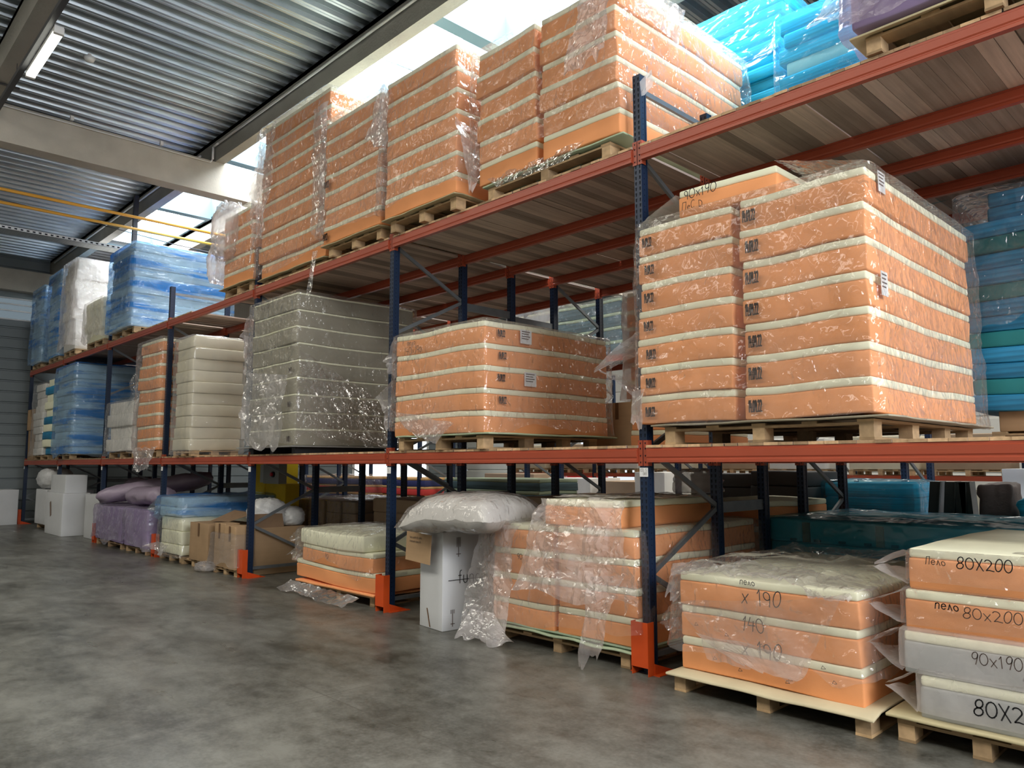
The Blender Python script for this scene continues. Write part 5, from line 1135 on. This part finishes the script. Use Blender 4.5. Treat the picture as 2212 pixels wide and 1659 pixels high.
# ================================================================ UNDER THE ROOF
def lamp(label, x, y, z, ang=0, strength=True):
    t = thing('strip_lamp', label, 'lamp', (x, y, z))
    MB().box(x-.78, x+.78, y-.055, y+.055, z+.045, z+.11).mk('lamp_housing', PLASTICW, t)
    MB().box(x-.74, x+.74, y-.05, y+.05, z, z+.044).mk('lit_diffuser', TUBE, t)
    for s in (-1, 1): MB().box(x+s*.74 if s > 0 else x-.80, x+.80 if s > 0 else x-.74, y-.058, y+.058, z-.003, z+.08).mk('end_cap', PLASTICW, t)
lamp('lit fluorescent strip lamp hanging under the roof at the upper left', -7.75, -3.0, 7.28)
lamp('fluorescent strip lamp on the same rail, nearer and above the picture', -1.75, -3.0, 7.28)
lamp('fluorescent strip lamp on the same rail, beyond the cross beam', -16.5, -3.0, 7.28)
for k_, (x_, y_) in enumerate(((-12, -7.9), (-7, -7.9), (-2, -7.9), (3, -7.9), (2.6, -3.0))): lamp(f'added unseen strip lamp over the aisle behind the viewer, {ORDN[k_]} of the row', x_, y_, 7.28)  # unseen lamps added so the film creases catch glints
o = MB().box(XL+.5, 6, -3.13, -3.06, 7.38, 7.45).mk('lamp_rail', RAILM); tag(o, 'dark continuous rail the strip lamps hang from', 'rail')
for k, x in enumerate((-9.0, -6.2, -3.0)):
    o = MB().tube((x, -3.09, 7.45), (x, -3.09, ZC), .006, 6).mk('hanging_wire', RAILM); tag(o, f'thin wire carrying the lamp rail, {["far left", "middle", "nearest"][k]} one', 'wire', 'wires of the lamp rail')
t = thing('smoke_detector', 'small round white detector on the corrugated roof right of the lamp', 'detector', (-8.95, -2.15, 8.1))
MB().tube((-8.95, -2.15, 8.148), (-8.95, -2.15, 8.09), .025, 12).mk('stem', PLASTICW, t); MB().tube((-8.95, -2.15, 8.09), (-8.95, -2.15, 8.03), .09, 20, r2=.06).mk('detector_body', PLASTICW, t, True)
def pipe(name, label, pts, r, m, cat='pipe', group=None):
    b = MB()
    for a, c in zip(pts[:-1], pts[1:]): b.tube(a, c, r, 10)
    o = b.mk(name, m, None, True); return tag(o, label, cat, group)
pipe('gas_pipe', 'yellow pipe crossing under the roof, nearer one', [(-12.85, YB, 6.9), (-12.85, 6, 6.9)], .032, PIPEY)
pipe('gas_pipe', 'yellow pipe crossing under the roof, farther lower one', [(-13.65, YB, 6.88), (-13.65, 6, 6.88)], .032, PIPEY)
pipe('conduit', 'grey conduit along the dark purlin beside the roof light', [(-10.58, .5, 7.68), (-10.58, .5, 7.93), (-10.3, .5, 7.93), (8, .5, 7.93)], .022, PIPEG)
pipe('conduit', 'thin grey conduit along the top of the concrete cross beam', [(-10.57, YB, 7.60), (-10.57, .45, 7.60), (-10.58, .5, 7.68)], .015, PIPEG)
pipe('conduit', 'grey conduit along the purlin beyond the cross beam', [(-22.5, .5, 7.93), (-11.2, .5, 7.93)], .02, PIPEG)
for k, (x, y) in enumerate(((-10.59, -2.0), (-10.59, -.5))):
    o = MB().box(-10.6, -10.54, y, y+.05, 7.66, 7.74).mk('junction_box', PIPEG); tag(o, f'small junction box on the concrete cross beam, {("left", "right")[k]} one', 'junction box')
pipe('cross_conduit', 'thin dark conduit crossing the purlin at the upper left corner', [(-9.8, YB, 7.62), (-9.8, -2.9, 7.62)], .02, RAILM)
t = thing('cable_tray', 'perforated metal cable tray crossing the hall below the far roof', 'cable tray', (-14.5, -3, 6.55))
b = MB().box(-14.75, -14.35, YB, 3.0, 6.55, 6.555).box(-14.75, -14.745, YB, 3.0, 6.55, 6.62).box(-14.355, -14.35, YB, 3.0, 6.55, 6.62); b.mk('tray_body', TRAYM, t)
b = MB(); y = -6.0
while y < 1.5:
    b.box(-14.3495, -14.349, y, y+.05, 6.57, 6.60); y += .11
b.mk('tray_slots', SLOT, t)
o = MB().box(-14.6, -14.52, .30, .40, 6.62, ZC-.5+.3).box(-14.64, -14.48, .28, .42, 6.53, 6.56).mk('tray_hanger', RAILM); tag(o, 'dark hanger post carrying the cable tray beside the purlin', 'hanger')
pipe('thin_cable', 'thin black cable sagging across the roof by the yellow pipes', [(-13.9, -4, 7.1), (-13.8, -1, 6.9), (-13.9, 1, 6.78), (-14.1, 4, 6.75)], .008, RAILM, 'cable')
